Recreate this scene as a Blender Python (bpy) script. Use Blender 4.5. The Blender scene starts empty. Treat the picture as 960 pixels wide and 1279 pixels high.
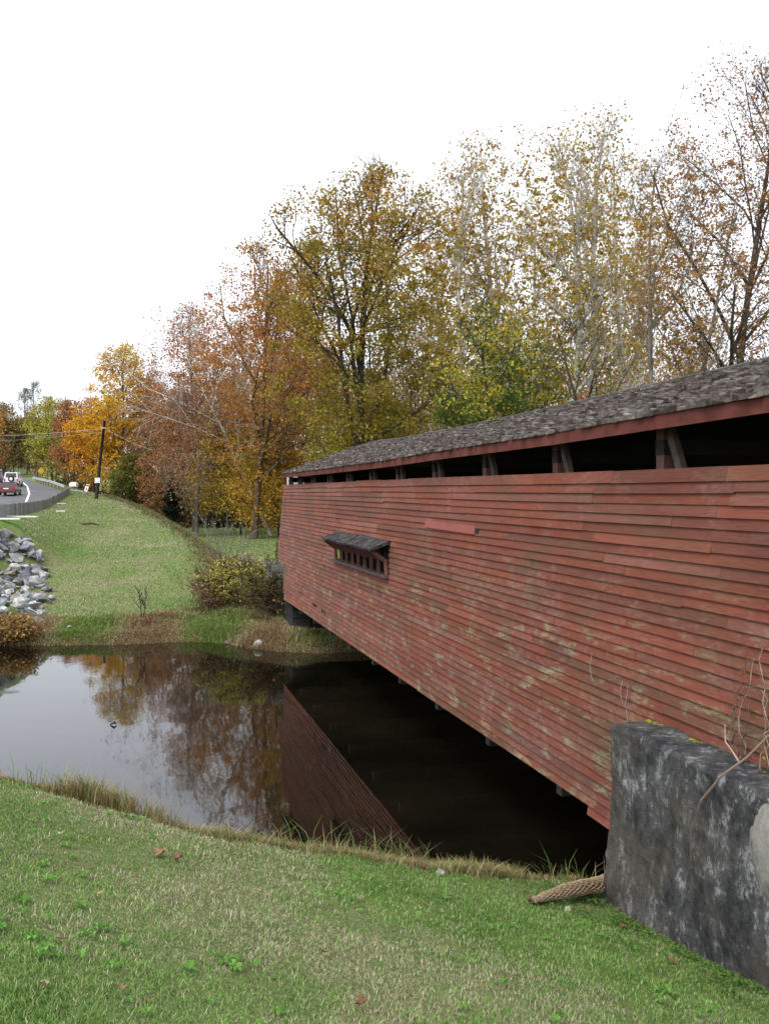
import bpy, math, random
import numpy as np
from math import radians, sin, cos, tan, atan, atan2, pi
from mathutils import Vector, Matrix
random.seed(7); RNG = np.random.default_rng(7)
SC = bpy.context.scene
COL = SC.collection
# ------------------------------------------------------------------ camera
F = 1200.0; HY = 617.0; EYE = 5.1
cam_d = bpy.data.cameras.new('camera'); cam = bpy.data.objects.new('camera', cam_d); COL.objects.link(cam)
cam.location = (0, 0, EYE); cam.rotation_euler = (radians(90), 0, 0)
cam_d.sensor_fit = 'VERTICAL'; cam_d.sensor_height = 36; cam_d.sensor_width = 27
cam_d.lens = 36 * F / 1279; cam_d.shift_y = -(639.5 - HY) / 1279
cam_d.clip_start = 0.05; cam_d.clip_end = 3000
SC.camera = cam
# ------------------------------------------------------------------ sky, sun, exposure
SUN_EL, SUN_AZ = radians(52), radians(215)      # azimuth clockwise from +Y
w = bpy.data.worlds.new('World'); SC.world = w; w.use_nodes = True
nt = w.node_tree; nt.nodes.clear()
sky = nt.nodes.new('ShaderNodeTexSky'); sky.sky_type = 'NISHITA'; sky.sun_disc = False
sky.sun_elevation = SUN_EL; sky.sun_rotation = SUN_AZ; sky.air_density = 1.2; sky.dust_density = 5.0; sky.ozone_density = 1.0
hsv = nt.nodes.new('ShaderNodeHueSaturation'); hsv.inputs['Saturation'].default_value = 0.13   # veil of overcast cloud
bg = nt.nodes.new('ShaderNodeBackground'); bg.inputs['Strength'].default_value = 0.15
out = nt.nodes.new('ShaderNodeOutputWorld')
cloud = nt.nodes.new('ShaderNodeMix'); cloud.data_type = 'RGBA'; cloud.inputs['Factor'].default_value = .65; cloud.inputs['B'].default_value = (5.0, 5.3, 5.9, 1)   # even cloud deck
nt.links.new(sky.outputs[0], hsv.inputs['Color']); nt.links.new(hsv.outputs[0], cloud.inputs['A']); nt.links.new(cloud.outputs['Result'], bg.inputs[0]); nt.links.new(bg.outputs[0], out.inputs[0])
sl = bpy.data.lights.new('sun', 'SUN'); sl.energy = .7; sl.angle = radians(14); sl.color = (1, .96, .9)
sun = bpy.data.objects.new('sun', sl); COL.objects.link(sun)
sd = Vector((sin(SUN_AZ) * cos(SUN_EL), cos(SUN_AZ) * cos(SUN_EL), sin(SUN_EL)))
sun.rotation_euler = sd.to_track_quat('Z', 'Y').to_euler(); sun.location = (-20, -20, 60)
vs = SC.view_settings; vs.view_transform = 'Standard'; vs.look = 'None'; vs.gamma = 1; vs.use_curve_mapping = False
vs.exposure = 1.05
SC.cycles.max_bounces = 6; SC.cycles.diffuse_bounces = 3; SC.cycles.transparent_max_bounces = 6

# ------------------------------------------------------------------ helpers
def vn(x, y, seed=0):
    x = np.asarray(x, float); y = np.asarray(y, float)
    xi = np.floor(x).astype(np.int64); yi = np.floor(y).astype(np.int64); fx = x - xi; fy = y - yi
    def hsh(a, b):
        n = (a * 374761393 + b * 668265263 + seed * 1442695041) & 0x7fffffff
        n = ((n ^ (n >> 13)) * 1274126177) & 0x7fffffff
        return ((n ^ (n >> 16)) & 0xffff) / 65535.0
    u = fx * fx * (3 - 2 * fx); v = fy * fy * (3 - 2 * fy)
    return (hsh(xi, yi) * (1 - u) + hsh(xi + 1, yi) * u) * (1 - v) + (hsh(xi, yi + 1) * (1 - u) + hsh(xi + 1, yi + 1) * u) * v
def fbm(x, y, seed=0, o=3):
    s = 0; a = 1; t = 0
    for i in range(o):
        s = s + a * vn(x * 2**i, y * 2**i, seed + i * 17); t += a; a *= .5
    return s / t
def sst(a, b, t):
    t = np.clip((t - a) / (b - a), 0, 1); return t * t * (3 - 2 * t)

def mesh_np(name, V, Fc, mat, parent=None, origin=(0, 0, 0), colors=None, smooth=False):
    """V (n,3); Fc list of arrays (k,3)/(k,4); colors (nfaces,3) per face"""
    V = np.asarray(V, np.float32).reshape(-1, 3) - np.asarray(origin, np.float32)
    if not isinstance(Fc, (list, tuple)): Fc = [Fc]
    Fc = [np.asarray(f, np.int32) for f in Fc if len(f)]
    me = bpy.data.meshes.new(name)
    tot = np.concatenate([np.full(len(f), f.shape[1], np.int32) for f in Fc]); st = np.concatenate([[0], np.cumsum(tot)[:-1]]).astype(np.int32)
    lp = np.concatenate([f.ravel() for f in Fc])
    me.vertices.add(len(V)); me.loops.add(len(lp)); me.polygons.add(len(tot))
    me.vertices.foreach_set('co', V.ravel()); me.loops.foreach_set('vertex_index', lp)
    me.polygons.foreach_set('loop_start', st); me.polygons.foreach_set('loop_total', tot)
    me.polygons.foreach_set('use_smooth', np.full(len(tot), bool(smooth)))
    if colors is not None:
        ca = me.attributes.new('Col', 'FLOAT_COLOR', 'FACE')
        c = np.ones((len(tot), 4), np.float32); c[:, :3] = colors; ca.data.foreach_set('color', c.ravel())
    me.update(calc_edges=True); me.validate()
    me.materials.append(mat)
    o = bpy.data.objects.new(name, me); COL.objects.link(o); o.location = (0, 0, 0) if parent else origin
    if parent: o.parent = parent
    return o
class MB:
    def __init__(s): s.v = []; s.f3 = []; s.f4 = []; s.c3 = []; s.c4 = []
    def add(s, V, faces, col=(1, 1, 1)):
        b = len(s.v); s.v.extend([tuple(p) for p in V])
        for f in faces:
            f = tuple(i + b for i in f)
            if len(f) == 3: s.f3.append(f); s.c3.append(col)
            elif len(f) == 4: s.f4.append(f); s.c4.append(col)
            else:
                for i in range(1, len(f) - 1): s.f3.append((f[0], f[i], f[i + 1])); s.c3.append(col)
        return s
    def hexa(s, P, col=(1, 1, 1)):   # 8 points: bottom 4 ccw, top 4
        return s.add(P, [(3, 2, 1, 0), (4, 5, 6, 7), (0, 1, 5, 4), (1, 2, 6, 5), (2, 3, 7, 6), (3, 0, 4, 7)], col)
    def box(s, x0, x1, y0, y1, z0, z1, col=(1, 1, 1), T=None):
        P = [(x0, y0, z0), (x1, y0, z0), (x1, y1, z0), (x0, y1, z0), (x0, y0, z1), (x1, y0, z1), (x1, y1, z1), (x0, y1, z1)]
        if T: P = [T(*p) for p in P]
        return s.hexa(P, col)
    def bar(s, a, b, wd, ht, col=(1, 1, 1), up=(0, 0, 1)):
        a = Vector(a); b = Vector(b); d = (b - a).normalized(); u = Vector(up)
        if abs(d.dot(u)) > .98: u = Vector((1, 0, 0))
        sd_ = d.cross(u).normalized(); u = sd_.cross(d)
        P = [a - sd_*wd/2 - u*ht/2, a + sd_*wd/2 - u*ht/2, b + sd_*wd/2 - u*ht/2, b - sd_*wd/2 - u*ht/2,
             a - sd_*wd/2 + u*ht/2, a + sd_*wd/2 + u*ht/2, b + sd_*wd/2 + u*ht/2, b - sd_*wd/2 + u*ht/2]
        return s.hexa(P, col)
    def tube(s, pts, rad, n=6, col=(1, 1, 1), cap=True):
        pts = [Vector(p) for p in pts]
        if not hasattr(rad, '__len__'): rad = [rad] * len(pts)
        V = []
        for i, p in enumerate(pts):
            d = (pts[min(i + 1, len(pts) - 1)] - pts[max(i - 1, 0)]).normalized()
            u = Vector((0, 0, 1)) if abs(d.z) < .9 else Vector((1, 0, 0))
            a = d.cross(u).normalized(); b = d.cross(a)
            for k in range(n): V.append(p + (a * cos(2*pi*k/n) + b * sin(2*pi*k/n)) * rad[i])
        fs = [(i*n + k, i*n + (k+1) % n, (i+1)*n + (k+1) % n, (i+1)*n + k) for i in range(len(pts) - 1) for k in range(n)]
        if cap: fs += [tuple(range(n)), tuple(range((len(pts)-1)*n + n - 1, (len(pts)-1)*n - 1, -1))]
        return s.add(V, fs, col)
    def build(s, name, mat, parent=None, origin=(0, 0, 0), smooth=False):
        fs = []; cs = []
        if s.f3: fs.append(np.array(s.f3)); cs += s.c3
        if s.f4: fs.append(np.array(s.f4)); cs += s.c4
        return mesh_np(name, s.v, fs, mat, parent, origin, np.array(cs, np.float32), smooth)
def tag(o, label=None, cat=None, group=None, kind=None):
    if label: o['label'] = label
    if cat: o['category'] = cat
    if group: o['group'] = group
    if kind: o['kind'] = kind
    return o
def empty(name, loc, label=None, cat=None, group=None, rz=0):
    o = bpy.data.objects.new(name, None); COL.objects.link(o); o.location = loc; o.rotation_euler = (0, 0, rz); o.empty_display_size = .2
    return tag(o, label, cat, group)

# node material helper -------------------------------------------------
class NM:
    def __init__(s, name):
        s.m = bpy.data.materials.new(name); s.m.use_nodes = True; s.t = s.m.node_tree; s.t.nodes.clear()
        s.out = s.n('ShaderNodeOutputMaterial'); s.tc = s.n('ShaderNodeTexCoord').outputs['Object']
    def n(s, t, **kw):
        x = s.t.nodes.new(t)
        for k, v in kw.items(): setattr(x, k, v)
        return x
    def l(s, a, b): s.t.links.new(a, b)
    def val(s, sock, v):
        if hasattr(v, 'is_output') or isinstance(v, bpy.types.NodeSocket): s.l(v, sock)
        else: sock.default_value = v
    def mapped(s, scale=(1, 1, 1), rot=(0, 0, 0), loc=(0, 0, 0)):
        m = s.n('ShaderNodeMapping'); m.inputs['Scale'].default_value = scale; m.inputs['Rotation'].default_value = rot; m.inputs['Location'].default_value = loc
        s.l(s.tc, m.inputs[0]); return m.outputs[0]
    def noise(s, scale, detail=4, rough=.55, vec=None, dist=0):
        x = s.n('ShaderNodeTexNoise'); x.inputs['Scale'].default_value = scale; x.inputs['Detail'].default_value = detail
        x.inputs['Roughness'].default_value = rough; x.inputs['Distortion'].default_value = dist
        s.l(vec if vec is not None else s.tc, x.inputs['Vector']); return x.outputs['Fac']
    def vor(s, scale, vec=None, feat='F1'):
        x = s.n('ShaderNodeTexVoronoi', feature=feat); x.inputs['Scale'].default_value = scale
        s.l(vec if vec is not None else s.tc, x.inputs['Vector']); return x
    def ramp(s, fac, stops):
        r = s.n('ShaderNodeValToRGB'); e = r.color_ramp.elements
        while len(e) < len(stops): e.new(.5)
        for i, (p, c) in enumerate(stops):
            e[i].position = p; e[i].color = (c, c, c, 1) if not hasattr(c, '__len__') else (*c, 1)
        s.l(fac, r.inputs[0]); return r.outputs[0]
    def mix(s, fac, a, b, mode='MIX'):
        x = s.n('ShaderNodeMix', data_type='RGBA', blend_type=mode)
        s.val(x.inputs['Factor'], fac)
        for sock, v in ((x.inputs['A'], a), (x.inputs['B'], b)):
            if hasattr(v, '__len__') and not isinstance(v, bpy.types.NodeSocket): sock.default_value = (*v, 1)
            else: s.l(v, sock)
        return x.outputs['Result']
    def math(s, op, a, b=0.0):
        x = s.n('ShaderNodeMath', operation=op); s.val(x.inputs[0], a); s.val(x.inputs[1], b); return x.outputs[0]
    def attr(s): x = s.n('ShaderNodeAttribute', attribute_name='Col'); return x.outputs['Color']
    def fin(s, color, rough=.8, bump=None, bstr=.3, bdist=.02, metal=0, spec=.3, ior=None):
        p = s.n('ShaderNodeBsdfPrincipled'); s.p = p
        if hasattr(color, '__len__') and not isinstance(color, bpy.types.NodeSocket): p.inputs['Base Color'].default_value = (*color, 1)
        else: s.l(color, p.inputs['Base Color'])
        s.val(p.inputs['Roughness'], rough); p.inputs['Metallic'].default_value = metal
        p.inputs['Specular IOR Level'].default_value = spec
        if ior: p.inputs['IOR'].default_value = ior
        if bump is not None:
            b = s.n('ShaderNodeBump'); b.inputs['Strength'].default_value = bstr; b.inputs['Distance'].default_value = bdist
            s.l(bump, b.inputs['Height']); s.l(b.outputs[0], p.inputs['Normal'])
        s.l(p.outputs[0], s.out.inputs[0]); return s.m
def simple(name, c, rough=.7, metal=0, var=.25, sc=6, spec=.3):
    m = NM(name); nz = m.noise(sc, 4)
    k = m.ramp(nz, [(.3, 1 - var), (.7, 1 + var * .5)])
    return m.fin(m.mix(1, c, k, 'MULTIPLY'), rough, nz, .15, .01, metal, spec)
def attrmat(name, rough=.75, var=.25, sc=8, spec=.25, bstr=.2):
    m = NM(name); nz = m.noise(sc, 5)
    k = m.ramp(nz, [(.3, 1 - var), (.7, 1 + var * .6)])
    return m.fin(m.mix(1, m.attr(), k, 'MULTIPLY'), rough, nz, bstr, .01, 0, spec)
def leafmat(name, tr=.35):
    m = NM(name); c = m.attr()
    d = m.n('ShaderNodeBsdfDiffuse'); t = m.n('ShaderNodeBsdfTranslucent'); mx = m.n('ShaderNodeMixShader'); mx.inputs[0].default_value = tr
    m.l(c, d.inputs[0]); m.l(c, t.inputs[0]); m.l(d.outputs[0], mx.inputs[1]); m.l(t.outputs[0], mx.inputs[2]); m.l(mx.outputs[0], m.out.inputs[0])
    return m.m
LEAF = leafmat('leaves'); BLADE = leafmat('grass_blades', .3)

# ------------------------------------------------------------------ terrain function
YR = [20, 44, 65, 85, 94, 112, 125, 150, 180, 200, 230, 300, 600]
ZR = [4.1, 4.0, 3.96, 4.12, 4.35, 5.25, 6.1, 7.1, 8.6, 9.7, 12.0, 17, 30]
def zroad(Y): return np.interp(Y, YR, ZR)
FY = [20, 34, 39, 44, 65, 92, 112, 118, 130, 145, 160, 172, 190, 230, 300, 600]
FX = [-40, -27, -21.5, -17.8, -23.9, -31.6, -36.7, -39.6, -45.5, -52.5, -58.5, -64.5, -72.5, -91.5, -124.5, -270]
def xfence(Y): return np.interp(Y, FY, FX)
def xline(Y): return np.interp(Y, [20, 44, 58, 70, 90, 110, 125, 150, 172, 190, 230, 300, 600], [-28, -19.6, -23.2, -26.8, -33.5, -40.5, -46.3, -56.5, -66, -74, -93.5, -127, -272])
def H(X, Y):
    X = np.asarray(X, float); Y = np.asarray(Y, float)
    Xc = np.clip(X, -7, 7); Yc_ = np.clip(Y, -3, 40)
    yc = np.interp(X, [-3.5, -2.8, -1.65, -.6, .47, 1.43, 2.4, 4.5], [9.1, 9.0, 8.7, 9.0, 9.6, 10.3, 11.1, 11.8])
    zp = 3.42 - .226 * Xc - .194 * Yc_ + .05 * (fbm(X * .5, Y * .5, 3) - .5) + .03 * (fbm(X * 3, Y * 3, 5) - .5)
    q = (Y - yc) / .35
    near = zp - .38 * .35 * np.logaddexp(0, np.clip(q, -30, 200)) - .10 * np.exp(-((X - 2.2) ** 2 + (Y - 8.8) ** 2) / 2.5)
    e = 33.6 + .1 * np.clip(X, -30, 30) + .5 * (fbm(X * .35, Y * 0, 9) - .5) + .3 * np.sin(X * .8)
    e = e - 2.4 * sst(-6.5, -2.6, X)
    t = Y - e
    bank = np.interp(t, [-6, -2, -.3, .6, 2], [-1.2, -.8, -.15, .32, .45])
    zA = np.interp(Y, [33, 38, 46, 60, 75, 95, 112, 125, 150, 200, 300, 600], [.35, .9, 1.95, 3.0, 3.65, 4.25, 4.75, 5.6, 6.6, 9.3, 16, 28])
    S = 1 - sst(0, np.interp(Y, [44, 65], [3.0, 6.0]), X - xfence(Y) - .4)
    zl = zA * (1 - S) + (zroad(Y) - .12) * S
    zm = np.interp(Y, [33, 36, 45, 60, 100, 140, 300, 600], [.5, .9, 1.2, 1.35, 1.5, 2.2, 9, 18])
    xb = np.interp(Y, [33, 36, 42, 51, 64, 95, 112, 125, 160, 230, 400, 600], [-6.5, -7, -8, -10.2, -14.9, -26, -33.0, -40, -55, -88, -165, -260])
    wv = sst(0, 1, (X - xb) / (1.8 + .06 * (Y - 33).clip(0, 200)))
    land = zl * (1 - wv) + zm * wv + .18 * (fbm(X * .15, Y * .15, 21) - .5) * sst(35, 45, Y)
    far = bank + (land - bank) * sst(.3, 2.5, t)
    return np.where(Y > 20, np.maximum(far, -1.2), np.maximum(near, -1.2))
def h1(X, Y): return float(H(X, Y))
def gpx(px, py, y0=2.0, y1=400):
    """ground point seen at photo pixel"""
    Y = y0; a = (px - 480) / F; b = (py - HY) / F
    while Y < y1:
        z = EYE - b * Y
        if z <= h1(a * Y, Y) : break
        Y += .02 * max(1, Y * .05)
    return Vector((a * Y, Y, h1(a * Y, Y)))
def P(px, py, Y): return Vector(((px - 480) / F * Y, Y, EYE - (py - HY) / F * Y))

# ground sheet
def rng(*segs):
    o = []
    for a, b, s in segs: o += list(np.arange(a, b, s))
    return np.array(o + [segs[-1][1]])
gy = rng((-40, -6, 3), (-6, 14, .14), (14, 31, 1), (31, 60, .4), (60, 130, 1.5), (130, 300, 6), (300, 900, 60))
gx = rng((-900, -300, 60), (-300, -100, 12), (-100, -30, 1.6), (-30, -7, .5), (-7, 7, .14), (7, 30, 1), (30, 100, 5), (100, 900, 80))
GX, GY = np.meshgrid(gx, gy)
GZ = H(GX, GY)
nx, ny = len(gx), len(gy)
I = np.arange(nx * ny).reshape(ny, nx)
quads = np.stack([I[:-1, :-1], I[:-1, 1:], I[1:, 1:], I[1:, :-1]], -1).reshape(-1, 4)

def ground_material():
    m = NM('lawn_ground')
    sep = m.n('ShaderNodeSeparateXYZ'); m.l(m.tc, sep.inputs[0])
    n1 = m.noise(.28, 5, .6); n2 = m.noise(3.5, 6, .7); n3 = m.noise(28, 6, .75)
    green = m.mix(m.ramp(n2, [(.3, 0), (.7, 1)]), (.085, .15, .03), (.17, .26, .06))
    straw = m.mix(m.ramp(n3, [(.3, 0), (.7, 1)]), (.20, .18, .095), (.36, .33, .19))
    f = m.math('ADD', m.math('MULTIPLY', n1, .65), m.math('MULTIPLY', n2, .35))
    c = m.mix(m.ramp(f, [(.44, 0), (.60, .75)]), green, straw)
    c = m.mix(m.ramp(n3, [(.35, .35), (.65, 0)]), c, (.04, .05, .015))
    # earth near the water line
    mud = m.mix(m.ramp(n2, [(.35, 0), (.65, 1)]), (.05, .036, .02), (.13, .09, .045))
    zf = m.math('ADD', sep.outputs['Z'], m.math('MULTIPLY', n2, .35))
    k = m.n('ShaderNodeMapRange'); k.inputs['From Min'].default_value = .42; k.inputs['From Max'].default_value = .75
    m.l(zf, k.inputs['Value'])
    c = m.mix(k.outputs[0], mud, c)
    return m.fin(c, .95, n3, .9, .05, 0, .1)
GROUND = ground_material()
g = mesh_np('ground', np.stack([GX, GY, GZ], -1).reshape(-1, 3), quads, GROUND, smooth=True); tag(g, kind='structure')

def water_material():
    m = NM('creek_water')
    v = m.mapped((1, .45, 1)); n1 = m.noise(1.3, 3, .5, v); n2 = m.noise(9, 2, .5, v)
    b = m.math('ADD', n1, m.math('MULTIPLY', n2, .12))
    deep = m.mix(m.ramp(m.noise(.3, 3), [(.35, 0), (.65, 1)]), (.003, .003, .002), (.010, .008, .004))
    return m.fin(deep, .03, b, .055, .05, 0, .5, 1.42)
wv_ = [(-300, 8, 0), (300, 8, 0), (300, 40, 0), (-300, 40, 0)]
tag(mesh_np('water', wv_, [np.array([(0, 1, 2, 3)])], water_material()), kind='structure')

# ------------------------------------------------------------------ road
def strip(name, ys, xl, xr, dz, mat, thick=0):
    V = []; Fq = []
    for i, Y in enumerate(ys):
        z = float(zroad(Y)) + dz; V += [(xl(Y), Y, z), (xr(Y), Y, z)]
        if i: Fq.append((2*i - 2, 2*i - 1, 2*i + 1, 2*i))
    return mesh_np(name, V, np.array(Fq), mat)
ys = list(np.arange(36, 130, 1.5)) + list(np.arange(130, 420, 5))
m = NM('asphalt'); nz = m.noise(.6, 5); nf = m.noise(40, 3)
ASPH = m.fin(m.mix(m.ramp(nz, [(.3, 0), (.7, 1)]), (.085, .085, .09), (.14, .14, .145)), .8, nf, .3, .01)
WHITEP = simple('white_road_paint', (.75, .75, .73), .6, var=.15); YELP = simple('yellow_road_paint', (.7, .45, .05), .6)
tag(strip('road', ys, lambda Y: float(xline(Y)) - 8.6, lambda Y: float(xfence(Y)) - .45, 0, ASPH), kind='structure')
tag(strip('road_edge_line', ys, lambda Y: float(xline(Y)) - .22, lambda Y: float(xline(Y)), .006, WHITEP), kind='structure')
tag(strip('road_center_line', ys, lambda Y: float(xline(Y)) - 4.1, lambda Y: float(xline(Y)) - 3.8, .006, YELP), kind='structure')

# ------------------------------------------------------------------ bridge frame of reference
TH = radians(14.9); WN = 5.2
def BR(n, s, z): return Vector((n * cos(TH) - s * sin(TH), n * sin(TH) + s * cos(TH), z))
S0, S1 = 4.6, 33.0
def wall_end(z): return float(np.interp(z, [1.4, 2.75, 2.8, 5.4], [33.0, 33.1, 34.5, 33.0]))
def zbot(s): return 1.47
def sagtop(s): return float(np.interp(s, [5, 10, 17, 25, 33], [5.33, 5.33, 5.36, 5.385, 5.39]))

def paint_red():
    m = NM('weathered_red_paint')
    v = m.mapped((1, 1, 1), (0, 0, -TH))
    g1 = m.noise(1.1, 5, .65, v); g2 = m.noise(7, 6, .7, m.mapped((1.0, 1.0, 3.0), (0, 0, 0)))
    sp_ = m.n('ShaderNodeSeparateXYZ'); m.l(m.tc, sp_.inputs[0])
    along = m.math('ADD', m.math('MULTIPLY', sp_.outputs['X'], -sin(TH)), m.math('MULTIPLY', sp_.outputs['Y'], cos(TH)))
    def bv(a, b):
        cb = m.n('ShaderNodeCombineXYZ'); m.l(m.math('MULTIPLY', along, a), cb.inputs[0]); m.l(m.math('MULTIPLY', sp_.outputs['Z'], b), cb.inputs[2]); return cb.outputs[0]
    g3 = m.noise(9, 6, .75, bv(.35, 7))
    c = m.attr()
    c = m.mix(m.ramp(g3, [(.34, .6), (.6, 0)]), c, m.mix(1, c, (.5, .42, .42), 'MULTIPLY'))
    c = m.mix(m.ramp(m.math('MULTIPLY', g1, g2), [(.27, 0), (.42, .55)]), c, (.26, .17, .15))
    g6 = m.noise(.45, 5, .7, bv(.8, 2.2)); c = m.mix(m.ramp(g6, [(.35, .5), (.5, 0)]), c, m.mix(1, c, (.62, .55, .6), 'MULTIPLY'))
    # pale lichen-grey worn blotches, mostly on the lower boards
    sep = m.n('ShaderNodeSeparateXYZ'); m.l(m.tc, sep.inputs[0])
    mr = m.n('ShaderNodeMapRange'); mr.inputs['From Min'].default_value = 3.0; mr.inputs['From Max'].default_value = 1.6; m.l(sep.outputs['Z'], mr.inputs['Value'])
    g4 = m.noise(1.7, 8, .8, bv(.8, 3.0))
    k = m.math('MULTIPLY', m.ramp(g4, [(.53, 0), (.62, 1)]), m.math('ADD', m.math('MULTIPLY', mr.outputs[0], .8), .12))
    c = m.mix(k, c, m.mix(g2, (.17, .16, .075), (.33, .32, .22)))
    g5 = m.noise(1.0, 6, .75, bv(.6, 1.6))
    c = m.mix(m.ramp(g5, [(.48, 0), (.66, .62)]), c, (.10, .07, .04))
    return m.fin(c, .9, m.math('ADD', g3, g2), .5, .006, 0, .12)
RED = paint_red()
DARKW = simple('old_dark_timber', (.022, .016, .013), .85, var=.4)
POSTW = simple('faded_red_timber', (.12, .055, .048), .8, var=.4)
GREYW = simple('grey_bare_timber', (.23, .20, .18), .85, var=.4)
BRACEW = simple('worn_brace_timber', (.095, .07, .062), .9, var=.5)
BEAMW = simple('beam_timber', (.06, .05, .045), .9, var=.4)
FASC = simple('dull_red_fascia', (.13, .042, .033), .9, var=.45, sc=3, spec=.1)
bb = BR(7.7, 19, 1.4)
bridge = empty('covered_bridge', bb, 'long red clapboard covered bridge with shingle roof spanning the creek', 'bridge')

def clapboards(n_face, outward, z0f, z1f, sA, sB, nc, hole=None):
    mb = MB(); rr = random.Random(5 if outward < 0 else 6)
    for c in range(nc + 1):
        s = sA - rr.uniform(0, 2.5); lim = sB + 2 if c < nc else 10.25
        ztop_c = None
        while s < lim:
            L = rr.choice([1.2, 2.4, 2.4, 3.6, 3.6, 4.8]) * rr.uniform(.85, 1.1)
            a, b = max(s, sA), min(s + L, lim); s = s + L + .004
            if b <= sA: continue
            # segment long boards so they follow the sag and holes
            t = rr.random(); base = np.array((.29, .068, .046))
            if t < .20: base = np.array((.20, .066, .056))
            elif t < .36: base = np.array((.335, .088, .06))
            elif t < .44: base = np.array((.225, .09, .082))
            elif t < .49: base = np.array((.16, .052, .045))
            elif t < .54: base = np.array((.33, .12, .10))
            base = base * .5 + np.array((.27, .072, .052)) * .5; base = base * rr.uniform(.88, 1.08) * np.array((.78, 1.0, .93))
            if c > nc * .4 and rr.random() < .12: base = base * .6 + np.array((.15, .10, .06)) * .35
            elif rr.random() < .04: base = base * .7 + np.array((.15, .10, .09)) * .3
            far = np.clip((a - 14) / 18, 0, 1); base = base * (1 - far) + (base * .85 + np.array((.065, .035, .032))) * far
            jz = rr.gauss(0, .003); jt = rr.gauss(0, .003); tilt = rr.gauss(0, .0013)
            if rr.random() < .04: tilt += rr.choice([-1, 1]) * .003
            for q in range(max(1, int(math.ceil((b - a) / 1.2)))):
                nq = max(1, int(math.ceil((b - a) / 1.2)))
                a2 = a + (b - a) * q / nq; b2 = a + (b - a) * (q + 1) / nq
                P8 = []
                zz = []
                for ss in (a2, b2):
                    zt, zb = z1f(ss), z0f(ss); hgt = (zt - zb) / nc
                    z_lo = zt - hgt * (c + 1) + jz + tilt * (ss - a); z_hi = z_lo + hgt + .025
                    zz.append((z_lo, z_hi))
                zmid = (zz[0][0] + zz[0][1]) / 2
                e = wall_end(zmid)
                if a2 >= e: continue
                b2c = min(b2, e + rr.uniform(-.03, .05) if b2 > e else b2)
                if hole and a2 < hole[1] and b2c > hole[0] and zz[0][1] > hole[2] + .04 and zz[0][0] < hole[3]:
                    pieces = []
                    if a2 < hole[0]: pieces.append((a2, hole[0]))
                    if b2c > hole[1]: pieces.append((hole[1], b2c))
                else: pieces = [(a2, b2c)]
                for (pa, pb) in pieces:
                    (zl, zh) = zz[0]; (zl2, zh2) = zz[1]
                    # outer face leans out at the bottom
                    o_lo = n_face + outward * (.030 + jt); o_hi = n_face + outward * .002; i_ = n_face - outward * .012
                    P8 = [BR(o_lo, pa, zl), BR(i_, pa, zl), BR(i_, pb, zl2), BR(o_lo, pb, zl2),
                          BR(o_hi, pa, zh), BR(i_ , pa, zh), BR(i_, pb, zh2), BR(o_hi, pb, zh2)]
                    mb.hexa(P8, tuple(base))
    return mb
HOLE = (19.15, 24.5, 3.42, 4.0)
NC = 35
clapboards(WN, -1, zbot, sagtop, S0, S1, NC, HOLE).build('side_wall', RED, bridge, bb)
BWN = 10.2
clapboards(BWN, 1, zbot, sagtop, S0, S1, NC).build('side_wall', RED, bridge, bb)
# dark inner lining boards (truss planking) behind each wall
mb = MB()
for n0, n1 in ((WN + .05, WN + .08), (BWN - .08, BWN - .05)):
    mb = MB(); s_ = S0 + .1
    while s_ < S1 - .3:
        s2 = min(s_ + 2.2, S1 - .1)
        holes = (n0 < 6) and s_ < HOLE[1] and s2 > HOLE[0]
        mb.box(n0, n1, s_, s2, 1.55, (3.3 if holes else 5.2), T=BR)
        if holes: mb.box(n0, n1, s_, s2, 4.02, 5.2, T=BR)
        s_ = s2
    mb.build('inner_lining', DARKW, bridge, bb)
# posts and braces visible in the open strip, joist ends below
ps = [6.35, 8.87, 11.4, 13.95, 16.5, 18.95, 21.2, 23.6, 26.0, 28.4, 30.8, 32.6]
for s_ in ps:
    for n_, sg in ((WN + .17, 1), (BWN - .17, -1)):
        MB().box(n_ - .065, n_ + .065, s_ - .075, s_ + .075, 1.5, 5.86, T=BR).build('post', POSTW, bridge, bb)
        mb = MB(); mb.bar(BR(n_, s_ - .10, 5.75), BR(n_, s_ - .52, 4.9), .07, .10); mb.build('brace', BRACEW, bridge, bb)
for s_ in ps[2:-1]:
    mb = MB(); mb.box(WN + .16, BWN - .16, s_ - .08, s_ + .08, 1.22, 1.52, T=BR); mb.build('floor_beam', BEAMW, bridge, bb)
mb = MB()
k_ = 0.0
while S0 + k_ < S1 - .3:
    mb.box(WN + .1, BWN - .1, S0 + k_, S0 + k_ + .245, 1.6, 1.66, T=BR); k_ += .25
mb.build('deck', DARKW, bridge, bb)
mb = MB(); 
for n_ in (WN + .10, WN + 1.6, WN + 3.3, BWN - .2): mb.box(n_, n_ + .14, 9.2, S1 - .1, 1.44, 1.598, T=BR)
mb.build('stringer', DARKW, bridge, bb)
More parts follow.
